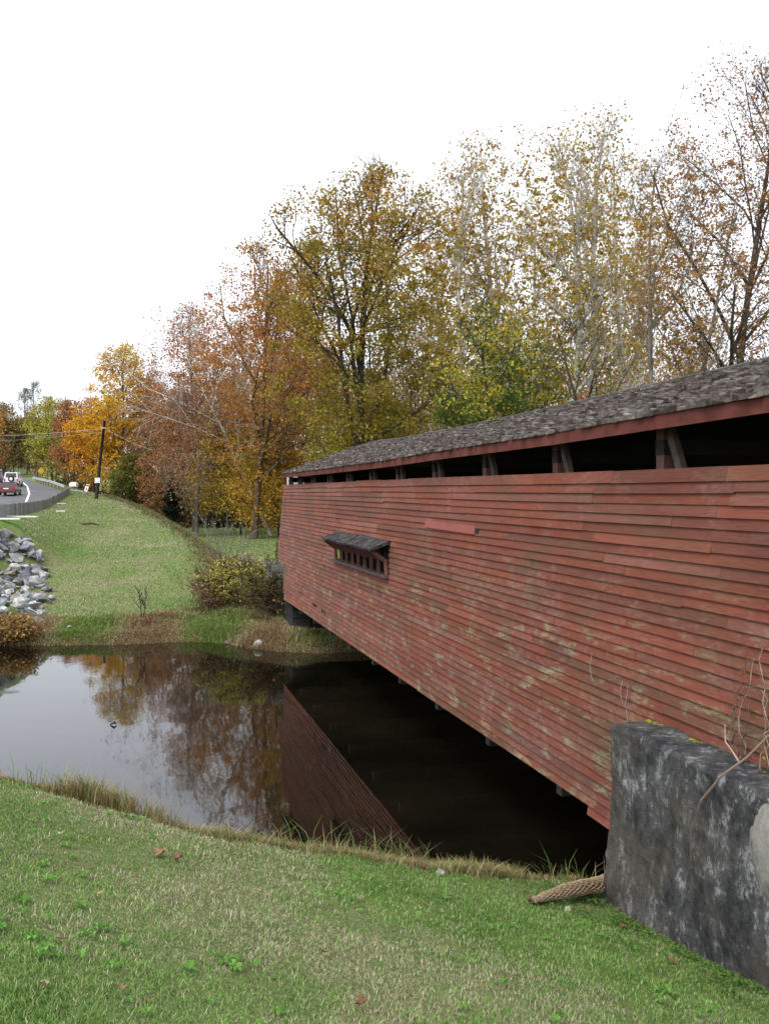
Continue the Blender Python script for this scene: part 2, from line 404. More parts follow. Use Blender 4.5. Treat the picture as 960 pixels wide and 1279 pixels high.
# end walls (portal gables)
for se, so in ((S0, -1), (S1, 1)):
    mb = MB()
    mb.box(WN + .1, WN + .7, se - .03, se + .03, 1.6, 5.7, T=BR); mb.box(BWN - .7, BWN - .1, se - .03, se + .03, 1.6, 5.7, T=BR)
    c = BR
    mb.add([BR(WN + .1, se, 4.9), BR(BWN - .1, se, 4.9), BR(BWN - .1, se, 5.75), BR(7.7, se, 6.6), BR(WN + .1, se, 5.75),
            BR(WN + .1, se + .05, 4.9), BR(BWN - .1, se + .05, 4.9), BR(BWN - .1, se + .05, 5.75), BR(7.7, se + .05, 6.6), BR(WN + .1, se + .05, 5.75)],
           [(0, 1, 2, 3, 4), (9, 8, 7, 6, 5), (0, 1, 6, 5), (4, 3, 8, 9), (3, 2, 7, 8)], (.26, .07, .05))
    mb.build('portal_wall', RED, bridge, bb)
# loose bright red board
mb = MB(); a, b = 14.0, 16.55
mb.hexa([BR(WN - .045, a, 4.475), BR(WN - .024, a, 4.475), BR(WN - .024, b, 4.50), BR(WN - .045, b, 4.50), BR(WN - .03, a, 4.60), BR(WN - .012, a, 4.60), BR(WN - .012, b, 4.625), BR(WN - .03, b, 4.625)], (.27, .065, .05))
o = mb.build('loose_board', attrmat('fresh_red_paint', .5, .2), bridge, bb); tag(o, 'brighter red replacement board')
mb = MB(); mb.box(WN - .028, WN - .02, 13.86, 13.985, 4.49, 4.58, T=BR); mb.build('knot_hole', DARKW, bridge, bb)
GAPM = simple('black_gap', (.004, .004, .004), 1)
for (a, z, L) in ((27.0, 1.86, .55), (26.0, 1.82, .2), (25.7, 1.80, .12)): MB().box(WN - .03, WN - .02, a, a + L, z, z + .08, T=BR).build('gap_hole', GAPM, bridge, bb)
# window hood
m = NM('black_weathered_boards'); nz = m.noise(4, 8, .75); n2_ = m.noise(14, 5, .7)
MOSSY = m.fin(m.mix(m.ramp(m.math('MULTIPLY', nz, n2_), [(.22, 0), (.36, 1)]), (.022, .02, .022), (.13, .12, .115)), .9, nz, .6, .02, 0, .1)
hx = [19.0, 20.2, 21.45, 22.7, 23.95]
mb = MB()
for i in range(4):
    a, b = hx[i] + .0, hx[i + 1] + .04; dz = .012 * (i % 2)
    mb.hexa([BR(4.76, a, 3.92 + dz), BR(5.17, a, 4.08 + dz), BR(5.17, b, 4.10 + dz), BR(4.76, b, 3.93 + dz),
             BR(4.74, a, 3.97 + dz), BR(5.17, a, 4.14 + dz), BR(5.17, b, 4.16 + dz), BR(4.74, b, 3.98 + dz)])
hood = mb.build('window_hood', MOSSY, bridge, bb)
RB = simple('dark_red_bracket', (.15, .06, .05), .8, var=.4)
for i in range(9):
    s_ = 19.15 + i * 4.9 / 8
    mb = MB(); mb.bar(BR(4.82, s_, 3.93), BR(5.11, s_, 3.72), .06, .08); mb.bar(BR(5.11, s_, 3.75), BR(5.13, s_, 3.40), .07, .07, up=(1, 0, 0))
    mb.build('bracket', RB, bridge, bb)
for i in range(9): MB().box(5.30, 5.47, 19.0 + i * .64, 19.34 + i * .64, 3.28, 4.1, T=BR).build('window_blocker', DARKW, bridge, bb)  # added boards, invented to block the bright view out the far portal
mb = MB(); mb.box(5.08, 5.28, 19.1, 24.55, 3.36, 3.42, T=BR); mb.build('window_sill', BRACEW, bridge, bb)
# roof: shakes in courses on a deck
EN0, EZ0 = 5.04, 5.82; RN = 7.7
def ridge_z(s): return float(np.interp(s, [4, 10, 16, 22, 27, 30, 33], [6.78, 6.76, 6.70, 6.67, 6.70, 6.78, 6.72]))
def eave_z(s): return float(np.interp(s, [4, 7, 11, 15, 19, 25, 33], [5.93, 5.91, 5.85, 5.83, 5.79, 5.78, 5.80]))
RS0, RS1 = 4.2, 32.5
shake = attrmat('cedar_shakes', .9, .45, 18, .15, .5)
mb = MB()
st = list(np.linspace(RS0, RS1 + .0, 24))
for side in (0, 1):
    def RP(u, s, dz=0):    # u 0 at eave, 1 at ridge
        n = EN0 + (RN - EN0) * u
        if side: n = 2 * RN - n
        endx = .9 * u if s > RS1 - 1.5 else 0
        return BR(n, s + endx * max(0, (s - RS1 + 1.5) / 1.5), eave_z(s) + (ridge_z(s) - eave_z(s)) * u + dz)
    for a, b in zip(st[:-1], st[1:]):
        P8 = [RP(0, a, -.05), RP(1, a, -.05), RP(1, b, -.05), RP(0, b, -.05), RP(0, a), RP(1, a), RP(1, b), RP(0, b)]
        mb.hexa(P8)
mb.build('roof_sheathing', DARKW, bridge, bb)
mb = MB(); rr = random.Random(3)
NCOU = 30
for side in (0, 1):
    for c in range(NCOU):
        s = RS0 + rr.uniform(-.1, 0)
        while s < RS1:
            wd = rr.uniform(.06, .16) * (1 if side == 0 else 1.6)
            u0 = c / NCOU + rr.gauss(0, .009); u1 = min(1.0, u0 + rr.uniform(1.2, 1.7) / NCOU)
            if c == 0: u0 = -.018 + rr.gauss(0, .004)
            cv = rr.random(); g_ = rr.uniform(.10, .23)
            g_ *= .58; colr = (g_ * 1.12, g_ * .94, g_ * .82) if cv < .68 else ((.045, .034, .027) if cv < .88 else (.20, .185, .17))
            lift = .026 + abs(rr.gauss(0, .016)); tw = rr.gauss(0, .011)
            s2 = min(s + wd, RS1 + .03)
            P8 = [RP(u0, s, .004), RP(u1, s, .002), RP(u1, s2, .002), RP(u0, s2, .004),
                  RP(u0, s, lift + tw), RP(u1, s, .012), RP(u1, s2, .012), RP(u0, s2, lift - tw)]
            mb.hexa(P8, colr)
            s = s2 + .006
mb.build('roof', shake, bridge, bb)
mb = MB(); s = RS0
while s < RS1:
    g_ = rr.uniform(.05, .11); s2 = s + .3
    z = ridge_z(s + .15)
    for sg in (-1, 1):
        mb.hexa([BR(RN, s, z + .03), BR(RN + sg * .14, s, z - .02), BR(RN + sg * .14, s2, z - .02), BR(RN, s2, z + .03),
                 BR(RN, s, z + .055), BR(RN + sg * .14, s, z + .01), BR(RN + sg * .14, s2, z + .01), BR(RN, s2, z + .05 + rr.uniform(0, .01))], (g_, g_ * .93, g_ * .88))
    s = s2
mb.build('ridge_cap', shake, bridge, bb)
for side in (0, 1):
    mb = MB()
    fs = list(np.linspace(RS0, RS1, 22))
    for a, b in zip(fs[:-1], fs[1:]):
        n_ = EN0 - .02 if side == 0 else 2 * RN - EN0 + .02
        n2 = n_ + .035 * (1 if side == 0 else -1)
        mb.hexa([BR(n_, a, eave_z(a) - .15), BR(n2, a, eave_z(a) - .15), BR(n2, b, eave_z(b) - .15), BR(n_, b, eave_z(b) - .15),
                 BR(n_, a, eave_z(a) - .008), BR(n2, a, eave_z(a) - .008), BR(n2, b, eave_z(b) - .008), BR(n_, b, eave_z(b) - .008)])
    mb.build('fascia', FASC, bridge, bb)
# rafters / tie beams inside
mb = MB()
for s_ in ps: mb.box(WN + .1, BWN - .1, s_ - .08, s_ + .08, 5.5, 5.66, T=BR)
mb.build('tie_beam', DARKW, bridge, bb)

# ------------------------------------------------------------------ abutments
def stained_concrete(name, light=False):
    m = NM(name)
    v = m.mapped((1, 1, .62))
    a = m.noise(2.8, 12, .8, v); b = m.noise(9, 10, .8, m.mapped((1, 1, .75))); c_ = m.noise(.8, 5, .6); d = m.noise(40, 5, .7)
    if light:
        c = m.mix(m.ramp(b, [(.35, 0), (.65, 1)]), (.20, .19, .17), (.34, .33, .29)); c = m.mix(m.ramp(d, [(.4, .5), (.6, 0)]), c, (.15, .15, .13)); c = m.mix(m.ramp(a, [(.50, 0), (.60, .8)]), c, (.06, .058, .055))
        return m.fin(c, .9, d, .6, .01, 0, .2)
    base = m.mix(m.ramp(a, [(.40, 0), (.60, 1)]), (.020, .020, .022), (.12, .117, .117))
    base = m.mix(m.ramp(m.math('MULTIPLY', a, b), [(.275, 0), (.325, .9)]), base, (.33, .33, .33))
    sep = m.n('ShaderNodeSeparateXYZ'); m.l(m.tc, sep.inputs[0])
    base = m.mix(m.ramp(c_, [(.46, 0), (.60, .7)]), base, m.mix(b, (.05, .042, .028), (.16, .14, .105)))
    base = m.mix(m.ramp(d, [(.35, .5), (.65, 0)]), base, (.02, .02, .022))
    return m.fin(base, .9, m.math('ADD', a, m.math('MULTIPLY', d, .35)), .8, .03, 0, .2)
CONC = stained_concrete('stained_concrete'); CONL = stained_concrete('pale_concrete', True)
ab = BR(4.9, 7, 1)
wing = empty('wing_wall', ab, 'black stained concrete wing wall with pale peeling patches beside the lawn', 'wall')
# gridded face with uneven surface
def slab(mb, n_top, n_bot, nb, s0, s1, z0, ztop, ns, nz, seed, batter=.12, rag=.03, bulge=None):
    rs = np.linspace(0, 1, ns); rz = np.linspace(0, 1, nz)
    def pt(i, j):
        s = s0 + (s1 - s0) * rs[i]; zt = ztop(s); z = z0 + (zt - z0) * rz[j]
        n = n_top + (n_bot - n_top) * (1 - rz[j])
        n += rag * (float(fbm(s * 1.6, z * 1.6, seed, 4)) - .5) * 2
        n += .018 * (float(fbm(s * 9, z * 9, seed + 3, 3)) - .5) * 2
        s += batter * (1 - rz[j]) ** 2 * rs[i]
        if j == nz - 1: n += .025
        if i == ns - 1: s += .05 * (float(fbm(z * 2.2, 3, seed)) - .5)
        return BR(n, s, z)
    V = [pt(i, j) for i in range(ns) for j in range(nz)]
    Fq = [(i*nz + j, (i+1)*nz + j, (i+1)*nz + j + 1, i*nz + j + 1) for i in range(ns - 1) for j in range(nz - 1)]
    b = len(V)
    for i in range(ns):   # top back
        s = s0 + (s1 - s0) * rs[i]; V.append(BR(nb, s, ztop(s) + .03 * float(vn(s * 3, 0, seed))))
    for i in range(ns - 1): Fq.append((i*nz + nz - 1, (i+1)*nz + nz - 1, b + i + 1, b + i))
    b2 = len(V)
    for j in range(nz): V.append(BR(nb, s1 + batter * (1 - rz[j]) ** 2, z0 + (ztop(s1) - z0) * rz[j]))
    for j in range(nz - 1): Fq.append(((ns-1)*nz + j, b2 + j, b2 + j + 1, (ns-1)*nz + j + 1))
    Fq.append((b + ns - 1, (ns-1)*nz + nz - 1, b2 + nz - 1)) 
    # close the camera-side end as well
    b3 = len(V)
    for j in range(nz): V.append(BR(nb, s0, z0 + (ztop(s0) - z0) * rz[j]))
    for j in range(nz - 1): Fq.append((j, j + 1, b3 + j + 1, b3 + j))
    mb.add(V, Fq)
mb = MB()
slab(mb, 4.74, 4.66, WN - .03, 1.5, 8.82, .2, lambda s: 2.76 + .035 * float(fbm(s * 1.5, 1, 8)) - .1 * float(sst(8.3, 8.8, s)) * 0, 150, 56, 31, .16, .04)
mb.build('wall_face', CONC, wing, ab, smooth=False)
# moss along the joint with the boards
m = NM('moss'); nzm = m.noise(14, 5)
MOSS = m.fin(m.mix(m.ramp(nzm, [(.35, 0), (.65, 1)]), (.09, .085, .012), (.27, .23, .02)), 1, nzm, 1, .02)
mb = MB(); 
for i in range(420):
    s = 8.8 - abs(random.gauss(0, 1)) * .9
    if s < 6.2: continue
    r = random.uniform(.012, .035) * (1 if s > 7.8 else .6); c = BR(WN - .05 - random.uniform(0, .06), s, 2.765 + .02 * random.random())
    V = []; 
    for k in range(6): V.append(c + Vector((cos(k*pi/3) * r, sin(k*pi/3) * r * 1.3, random.uniform(-.002, .003))))
    V.append(c + Vector((0, 0, r * .6)))
    mb.add(V, [(k, (k+1) % 6, 6) for k in range(6)])
mb.build('moss_strip', MOSS, wing, ab)
# rounded concrete cap
mb = MB(); NU, NV = 30, 16; V = []
for i in range(NU):
    for j in range(NV + 1):
        a = 2 * pi * i / NU; b = pi * j / NV; q = Vector((sin(b) * cos(a), sin(b) * sin(a), cos(b)))
        f = 1 + .10 * (float(fbm(q.x * 2 + 5, q.z * 2 + q.y, 4)) - .5)
        sx = math.copysign(abs(q.x) ** .7, q.x); V.append(BR(4.93 + .28 * sx * f, 6.02 + .76 * q.y * f, 2.33 + .58 * q.z * f))
mb.add(V, [(i*(NV+1) + j, i*(NV+1) + j + 1, ((i+1) % NU)*(NV+1) + j + 1, ((i+1) % NU)*(NV+1) + j) for i in range(NU) for j in range(NV)])
mb.build('rounded_cap', CONL, wing, ab, smooth=True)
# footing block at the corner
mb = MB(); c = gpx(750, 1095)
fb = BR(4.95, 9.12, h1(*BR(4.95, 9.12, 0)[:2]) - .1)
mb.hexa([BR(4.66, 8.9, .5), BR(5.3, 8.9, .5), BR(5.34, 9.28, .5), BR(4.80, 9.25, .5), BR(4.72, 8.9, 1.30), BR(5.3, 8.9, 1.36), BR(5.3, 9.20, 1.22), BR(4.86, 9.16, 1.12)])
mb.build('footing', CONC, wing, ab)
# near bridge abutment under the deck and fill
mb = MB(); mb.box(WN + .1, BWN - .02, 1.0, 9.3, -1.0, 1.4, T=BR)
o = mb.build('bridge_abutment', CONC, None, BR(7.7, 8, 0)); tag(o, 'dark concrete block carrying the near end of the red bridge', 'abutment')
# far abutment: stone
STONE = attrmat('grey_fieldstone', .9, .4, 6, .2, .8)
def stone_wall(name, A, B, thick, z0, z1, sw, sh, seed, label, cat, shade=1.0):
    mb = MB(); r_ = random.Random(seed); A = Vector(A); B = Vector(B); d = (B - A); L = d.length; d.normalize(); nrm = Vector((-d.y, d.x, 0))
    z = z0
    while z < z1 - .05:
        hh = sh * r_.uniform(.8, 1.2); x = 0
        while x < L:
            ww = sw * r_.uniform(.6, 1.4); x2 = min(x + ww, L); g_ = r_.uniform(.045, .12) * shade
            f_ = r_.uniform(-.07, .07)
            q = lambda a, n_, zz: A + d * a + nrm * n_ + Vector((0, 0, zz))
            mb.hexa([q(x + .01, -f_, z), q(x2 - .01, -f_, z), q(x2 - .01, thick, z), q(x + .01, thick, z),
                     q(x + .02, -f_ + .03, z + hh - .015), q(x2 - .02, -f_ + .03, z + hh - .015), q(x2 - .02, thick - .03, z + hh - .015), q(x + .02, thick - .03, z + hh - .015)], (g_, g_ * .97, g_ * .92))
            x = x2
        z += hh
    o = mb.build(name, STONE, None, tuple((A + B) / 2 + Vector((0, 0, z0)))); return tag(o, label, cat)
p1, p2 = BR(5.35, 32.3, 0), BR(10.1, 32.3, 0)
stone_wall('stone_abutment', p1, p2, 2.2, -1, 1.42, .7, .35, 4, 'grey stone block abutment under the far end of the bridge', 'abutment', .3)  # low last factor paints the shadow under the bridge into the stone colour
a1 = BR(5.0, 34.6, 0); a2 = P(292, 700, 40.5)
stone_wall('stone_wing_wall', (a2.x, a2.y, 0), (a1.x, a1.y, 0), .6, .9, 2.35, .5, .24, 9, 'low grey rubble wall behind the yellow bush at the far bridge end', 'wall', 1.6)

# ------------------------------------------------------------------ trees
def tubes_np(segs, n=5):
    S = np.array(segs, float)  # p0 p1 r0 r1
    p0, p1, r0, r1 = S[:, 0:3], S[:, 3:6], S[:, 6], S[:, 7]
    d = p1 - p0; d /= np.linalg.norm(d, axis=1, keepdims=True) + 1e-9
    ref = np.where(np.abs(d[:, 2:3]) > .9, np.array([[1., 0, 0]]), np.array([[0, 0, 1.]]))
    a = np.cross(d, ref); a /= np.linalg.norm(a, axis=1, keepdims=True); b = np.cross(d, a)
    k = np.arange(n) * 2 * pi / n
    ring = a[:, None, :] * np.cos(k)[None, :, None] + b[:, None, :] * np.sin(k)[None, :, None]
    V = np.concatenate([p0[:, None] + ring * r0[:, None, None], p1[:, None] + ring * r1[:, None, None]], 1)
    base = np.arange(len(S))[:, None] * 2 * n; kk = np.arange(n); k2 = (kk + 1) % n
    Fq = np.stack([base + kk, base + k2, base + n + k2, base + n + kk], -1).reshape(-1, 4)
    return V.reshape(-1, 3), Fq
def leaf_quads(C, size, rng, droop=0.3):
    n = len(C)
    a = rng.normal(size=(n, 3)); a /= np.linalg.norm(a, axis=1, keepdims=True)
    b = rng.normal(size=(n, 3)); b -= a * (a * b).sum(1, keepdims=True); b /= np.linalg.norm(b, axis=1, keepdims=True)
    s = (size * rng.uniform(.6, 1.35, n))[:, None]
    V = np.stack([C - a * s * .5, C + b * s * .42, C + a * s * .5, C - b * s * .38], 1).reshape(-1, 3)
    return V, np.arange(n * 4).reshape(-1, 4)
BARK = {}
def barkmat(key, c1, c2):
    m = NM('bark_' + key); v = m.mapped((1, 1, .35)); a = m.noise(3.5, 6, .7, v)
    BARK[key] = m.fin(m.mix(m.ramp(a, [(.38, 0), (.62, 1)]), c1, c2), .9, a, .4, .03, 0, .2)
barkmat('dark', (.035, .026, .02), (.09, .07, .055)); barkmat('grey', (.11, .10, .085), (.26, .245, .22)); barkmat('white', (.30, .28, .25), (.62, .60, .56)); barkmat('brown', (.06, .042, .032), (.14, .10, .075))
def make_tree(name, label, px, topy, Y, wpx, bark='dark', pal=None, leaves=8000, lsize=.2, crown_lo=.25, lean=(0, 0), seed=1, trunk_r=None,
              levels=3, clump=1.0, group=None, cat='tree', forks=1, upright=.35, trunk_name='trunk', twig=1.0, hx=None, fill=.6, base=None, lk=2.6, cs=1.0):
    rng = np.random.default_rng(seed); R_ = random.Random(seed)
    X = (px - 480) / F * Y; z0 = h1(X, Y) - .05; top = EYE + (HY - topy) / F * Y; Ht = (top - z0) * .96; W = wpx / F * Y / 2
    if base is not None: X = X
    cz = z0 + Ht * (crown_lo + (1 - crown_lo) * .5); ch = Ht * (1 - crown_lo) * .5
    cx, cy = X + lean[0] * Ht * .6, Y + lean[1] * Ht * .6
    W = max(W * 1.12, .3)
    def inside(p, k=1.0):
        dz = (p[2] - cz) / (ch * k)
        # egg: wider at mid
        dx = (p[0] - cx) / (W * k); dy = (p[1] - cy) / (W * k)
        ang = atan2(p[1] - cy, p[0] - cx)
        if p[2] > top - .3: return False
        lump = .92 + .14 * sin(ang * 3 + seed) + .10 * sin(p[2] * 4.2 / max(ch, 1) + seed * 2.1)
        return dx * dx + dy * dy + abs(dz) ** 2.3 < lump
    segs = []; tips = []
    r0 = trunk_r or Ht * .0135
    fko = 0
    def grow(p, d, L, r, lev):
        k = 6 if lev == 0 else (4 if lev < levels else 3)
        pts = [p]; rr = [r]
        sl_ = L / k
        for i in range(k):
            wb = .045 if lev == 0 else .10 + .05 * lev
            d = d + np.array([R_.gauss(0, wb), R_.gauss(0, wb), R_.gauss(0, .07) * (lev > 0) + (.05 * upright if lev else .02)])
            if lev == 0:
                tt = (i + 1) / k; gx_ = X + (cx - X) * 1.5 * tt + (fko if fko else 0) * W * .5 * tt; gy_ = Y + (cy - Y) * 1.5 * tt
                d = d + np.array([(gx_ - pts[-1][0]) / L * .8, (gy_ - pts[-1][1]) / L * .8, 0])
            d = d / np.linalg.norm(d)
            q = pts[-1] + d * sl_
            rn = r * (1 - (.62 if lev else .80) * (i + 1) / k)
            if lev >= 1 and not inside(q, 1.06) and i > 0:
                segs.append((*pts[-1], *(pts[-1] + (q - pts[-1]) * .35), rr[-1], rr[-1] * .12)); break
            segs.append((*pts[-1], *q, rr[-1], rn)); pts.append(q); rr.append(rn)
        if lev >= levels:
            for q in pts[1:]: tips.append(q)
            return
        nchild = [int(17 * (1 if Ht > 9 else .8)), 7, 4, 3][min(lev, 3)]
        for c in range(nchild):
            t = (c + R_.random()) / nchild
            if lev == 0: t = max(crown_lo * .85, .12) + (1 - max(crown_lo * .85, .12)) * t
            else: t = .25 + .75 * t
            t = min(t, .999); f = t * (len(pts) - 1); i = int(f); fr = f - i
            q = pts[i] * (1 - fr) + pts[min(i + 1, len(pts) - 1)] * fr; rq = rr[i] * (1 - fr) + rr[min(i + 1, len(rr) - 1)] * fr
            ax = rng.normal(size=3); ax -= d * ax.dot(d); ax /= np.linalg.norm(ax)
            ang = R_.uniform(.55, 1.0) if lev else R_.uniform(.55, 1.15) * (1.15 - .45 * t)
            dd = d * cos(ang) + ax * sin(ang); dd[2] += upright * .5
            dd /= np.linalg.norm(dd)
            LL = (W * (1.75 if lev == 0 else 1.15)) * [1.0 * (1.1 - .55 * abs(t - .45)), .52, .26, .15][min(lev, 3)] * R_.uniform(.7, 1.2)
            if lev == 0: LL = min(LL, ch * 1.6)
            grow(q, dd, LL, max(rq * R_.uniform(.42, .62), .012 * twig), lev + 1)
    for fk in range(forks):
        fko = fk - (forks - 1) / 2
        d0 = np.array([lean[0] + (fk - (forks - 1) / 2) * .28, lean[1] + R_.gauss(0, .04), 1.0]); d0 /= np.linalg.norm(d0)
        grow(np.array([X + (fk - (forks - 1) / 2) * r0 * 1.5, Y, z0]), d0, Ht * .97 * (1 - .06 * fk), r0 * (1 if forks == 1 else .75), 0)
    origin = (X, Y, z0); root = empty(name, origin, label, cat, group)
    V, Fq = tubes_np(segs, 5 if r0 < .25 else 6)
    mesh_np(trunk_name, V, Fq, BARK[bark], root, origin, smooth=True)
    leaves = int(leaves * lk)
    if leaves and tips:
        T = np.array(tips); 
        keep = rng.random(len(T)) < .92; T = T[keep]
        idx = rng.integers(0, len(T), leaves)
        # clumpy: weight tips unevenly
        cell = np.floor(T / (W * .28)).astype(np.int64); _, inv, cnt = np.unique(cell, axis=0, return_inverse=True, return_counts=True); inv = inv.ravel()
        wgt = (rng.random(len(T)) ** 1.2 + .15) / cnt[inv] ** .75; wgt /= wgt.sum(); idx = rng.choice(len(T), leaves, p=wgt)
        C = T[idx] + rng.normal(size=(leaves, 3)) * clump * np.array([.5, .5, .38]) * (W ** .35) * .42
        if fill > 0:      # leaf clusters on the fine outer twigs, spread through the crown
            nc_ = int((110 + W * 24) * (1 if cs == 1 else .8)); q = rng.normal(size=(nc_, 3)); q /= np.linalg.norm(q, axis=1, keepdims=True); q *= rng.uniform(.2, 1.0, (nc_, 1)) ** .6
            cc = np.array([cx, cy, cz]) + q * np.array([W, W, ch]) * .93; cr = rng.uniform(.035, .13, nc_) * cs
            m_ = rng.random(leaves) < fill; k_ = rng.integers(0, nc_, leaves); 
            C2 = cc[k_] + rng.normal(size=(leaves, 3)) * cr[k_][:, None] * np.array([W, W, min(ch, W) * .6]); C = np.where(m_[:, None], C2, C); idx = np.where(m_, k_ % len(T), idx)
        C[:, 2] = np.where(C[:, 2] > top, 2 * top - C[:, 2], C[:, 2]); C[:, 2] = np.maximum(C[:, 2], z0 + .05)
        if pal is None: pal = [(.17, .13, .03)]
        pal = np.array(pal)
        # colour varies by branch tip and height
        tz = (C[:, 2] - z0) / Ht
        u = (rng.random(len(T))[idx] * .45 + .35 * rng.random(leaves) + (tz ** 1.0) * .4 - .1).clip(0, .999)
        col = pal[(u * len(pal)).astype(int)] * 1.36 * rng.uniform(.65, 1.3, (leaves, 1)) * rng.uniform(.93, 1.07, (leaves, 3))
        V, Fq = leaf_quads(C, lsize * .86, rng)
        mesh_np('crown', V, Fq, LEAF, root, origin, col)
    return root
OL = (.16, .135, .03); OLG = (.10, .115, .028); GRN = (.055, .085, .02); YEL = (.40, .27, .03); GOLD = (.47, .25, .022); ORG = (.40, .17, .03); RUST = (.28, .13, .055); BRN = (.20, .12, .06); TAN = (.28, .19, .11); PINK = (.26, .15, .11); YG = (.28, .27, .045); RED_ = (.28, .075, .04); DKG = (.03, .05, .018)
T = make_tree
# (built back to front)
T('oak_tree', 'big spreading olive and orange oak rising above the far end of the bridge roof', 452, 208, 62, 255, 'dark', [OLG, OL, OL, (.22, .17, .035), (.26, .18, .035), (.30, .18, .04), (.30, .15, .05)], 15000, .21, .18, seed=11, trunk_r=.42, upright=.55, clump=.85, cs=.75)
T('sycamore_tree', 'pale barked leaning sycamore with sparse rusty leaves left of the big oak', 338, 372, 84, 230, 'white', [BRN, RUST, RUST, (.27, .13, .06)], 500, .22, .2, lean=(-.42, 0), seed=12, trunk_r=.17, upright=.1, clump=1.1, fill=.15)
T('maple_tree', 'rust brown maple with ragged top directly left of the big oak', 318, 306, 78, 165, 'brown', [OL, (.24, .14, .05), RUST, ORG, RUST], 8000, .21, .2, seed=13, clump=.9)
T('maple_tree', 'russet maple with brown twigs behind the leaning pale sycamore', 243, 372, 92, 115, 'brown', [BRN, RUST, (.31, .13, .05), RUST], 6500, .22, .15, seed=14)
T('maple_tree', 'tall rusty maple half hidden between the ragged maple and the big oak', 362, 300, 92, 120, 'brown', [RUST, BRN, ORG, OL], 6000, .22, .2, seed=54)
T('birch_tree', 'nearly bare greyish pink tree between the golden maple and the russet trees', 186, 452, 118, 62, 'grey', [TAN, PINK, PINK], 2600, .2, .1, seed=15)
T('maple_tree', 'golden yellow maple, the brightest tree behind the utility pole', 152, 430, 120, 92, 'brown', [(.42, .22, .03), GOLD, GOLD, YEL, (.40, .30, .05)], 8500, .27, .08, seed=16)
T('maple_tree', 'orange maple low in front of the golden one, left of the utility pole', 118, 497, 124, 70, 'brown', [ORG, GOLD, (.45, .2, .03)], 5000, .26, .05, seed=17)
T('maple_tree', 'dark russet maple between the yellow green tree and the golden maple', 92, 500, 132, 62, 'brown', [BRN, RUST, (.23, .10, .06)], 4500, .27, .05, seed=18)
T('poplar_tree', 'yellow green tree beyond the yellow diamond sign', 66, 496, 150, 62, 'brown', [OL, YG, YG, (.30, .24, .05)], 4200, .3, .05, seed=19)
T('bare_tree', 'taller bare grey tree standing above the far road', 47, 470, 205, 40, 'grey', None, 0, .2, .3, seed=20, twig=3)
T('bare_tree', 'shorter bare grey tree at the far left over the cars', 28, 480, 210, 34, 'grey', None, 0, .2, .3, seed=21, twig=3)
T('roadside_tree', 'olive brown tree behind the far bend of the road', 34, 515, 190, 60, 'brown', [OLG, OL, BRN], 4000, .36, .05, seed=22)
T('roadside_tree', 'brownish tree at the left edge of the photo above the cars', 4, 502, 185, 52, 'brown', [BRN, OL, (.23, .14, .07)], 3500, .36, .05, seed=23)
T('roadside_tree', 'orange tree partly cut off at the left edge of the photo', -26, 490, 170, 60, 'brown', [ORG, RUST, GOLD], 3200, .34, .05, seed=24)
T('maple_tree', 'russet understory tree right of the utility pole', 205, 500, 104, 76, 'grey', [BRN, RUST, (.22, .12, .06), TAN], 5200, .24, .04, seed=25)
T('bare_tree', 'tan twiggy tree behind the dark cedar', 246, 470, 84, 90, 'grey', [TAN, BRN, PINK], 3000, .2, .08, seed=26)
T('shrub', 'rounded olive green bush at the foot of the golden maple', 163, 566, 113, 50, 'brown', [DKG, OLG, OL], 3200, .26, .02, seed=27, cat='bush')
T('maple_tree', 'low yellow maple beside the far gable of the bridge', 300, 535, 86, 135, 'dark', [OL, YG, (.36, .29, .045), (.40, .28, .04), (.40, .24, .04), OLG, (.30, .17, .05)], 8000, .22, .02, seed=28, clump=1.1, fill=.35)
T('maple_tree', 'small orange gold maple, its leaves touching the far corner of the bridge', 348, 560, 80, 110, 'dark', [OL, (.38, .24, .04), (.40, .21, .045), (.34, .22, .04), OL], 4500, .21, .02, seed=29, fill=.35, clump=1.2)
T('maple_tree', 'brown orange tree behind the left side of the big oak', 392, 420, 98, 150, 'grey', [OL, BRN, (.25, .15, .05), RUST], 7500, .23, .05, seed=30)
T('maple_tree', 'yellow undergrowth maple under the big oak just above the roof', 470, 500, 66, 170, 'dark', [OLG, OL, YG, YEL], 8000, .21, .03, seed=31)
T('ash_tree', 'grey brown half bare tree between the big oak and the green maple', 528, 375, 82, 100, 'grey', [BRN, TAN, OL], 3500, .22, .1, seed=32)
T('maple_tree', 'dense dark green and yellow maple rising behind the middle of the roof', 625, 378, 52, 172, 'dark', [DKG, DKG, GRN, GRN, OLG, YG, (.36, .29, .04), (.4, .27, .035)], 9500, .18, .06, seed=33, clump=1.0, fill=.75)
SYC = [(.24, .15, .045), (.28, .19, .05), (.26, .22, .05), (.33, .24, .06), (.30, .17, .05), (.25, .14, .05)]
SG = 'tall thin sycamores behind the bridge roof'
T('sycamore_tree', 'leftmost thin sycamore with sparse yellow leaves right of the big oak', 572, 188, 72, 125, 'white', SYC, 2600, .26, .3, seed=34, upright=.6, trunk_r=.36, group=SG, clump=1.3, fill=.6, lk=2.3, cs=.62)
T('sycamore_tree', 'thin sycamore with yellow leaves above the dense green maple', 628, 140, 74, 145, 'white', SYC, 3000, .26, .3, seed=35, upright=.6, trunk_r=.36, group=SG, clump=1.3, fill=.6, lk=2.3, cs=.62)
T('sycamore_tree', 'white trunked sycamore whose trunk shows just right of the green maple', 695, 152, 66, 145, 'white', SYC, 2800, .25, .28, seed=36, upright=.55, trunk_r=.36, group=SG, clump=1.3, fill=.6, lk=2.3, cs=.62)
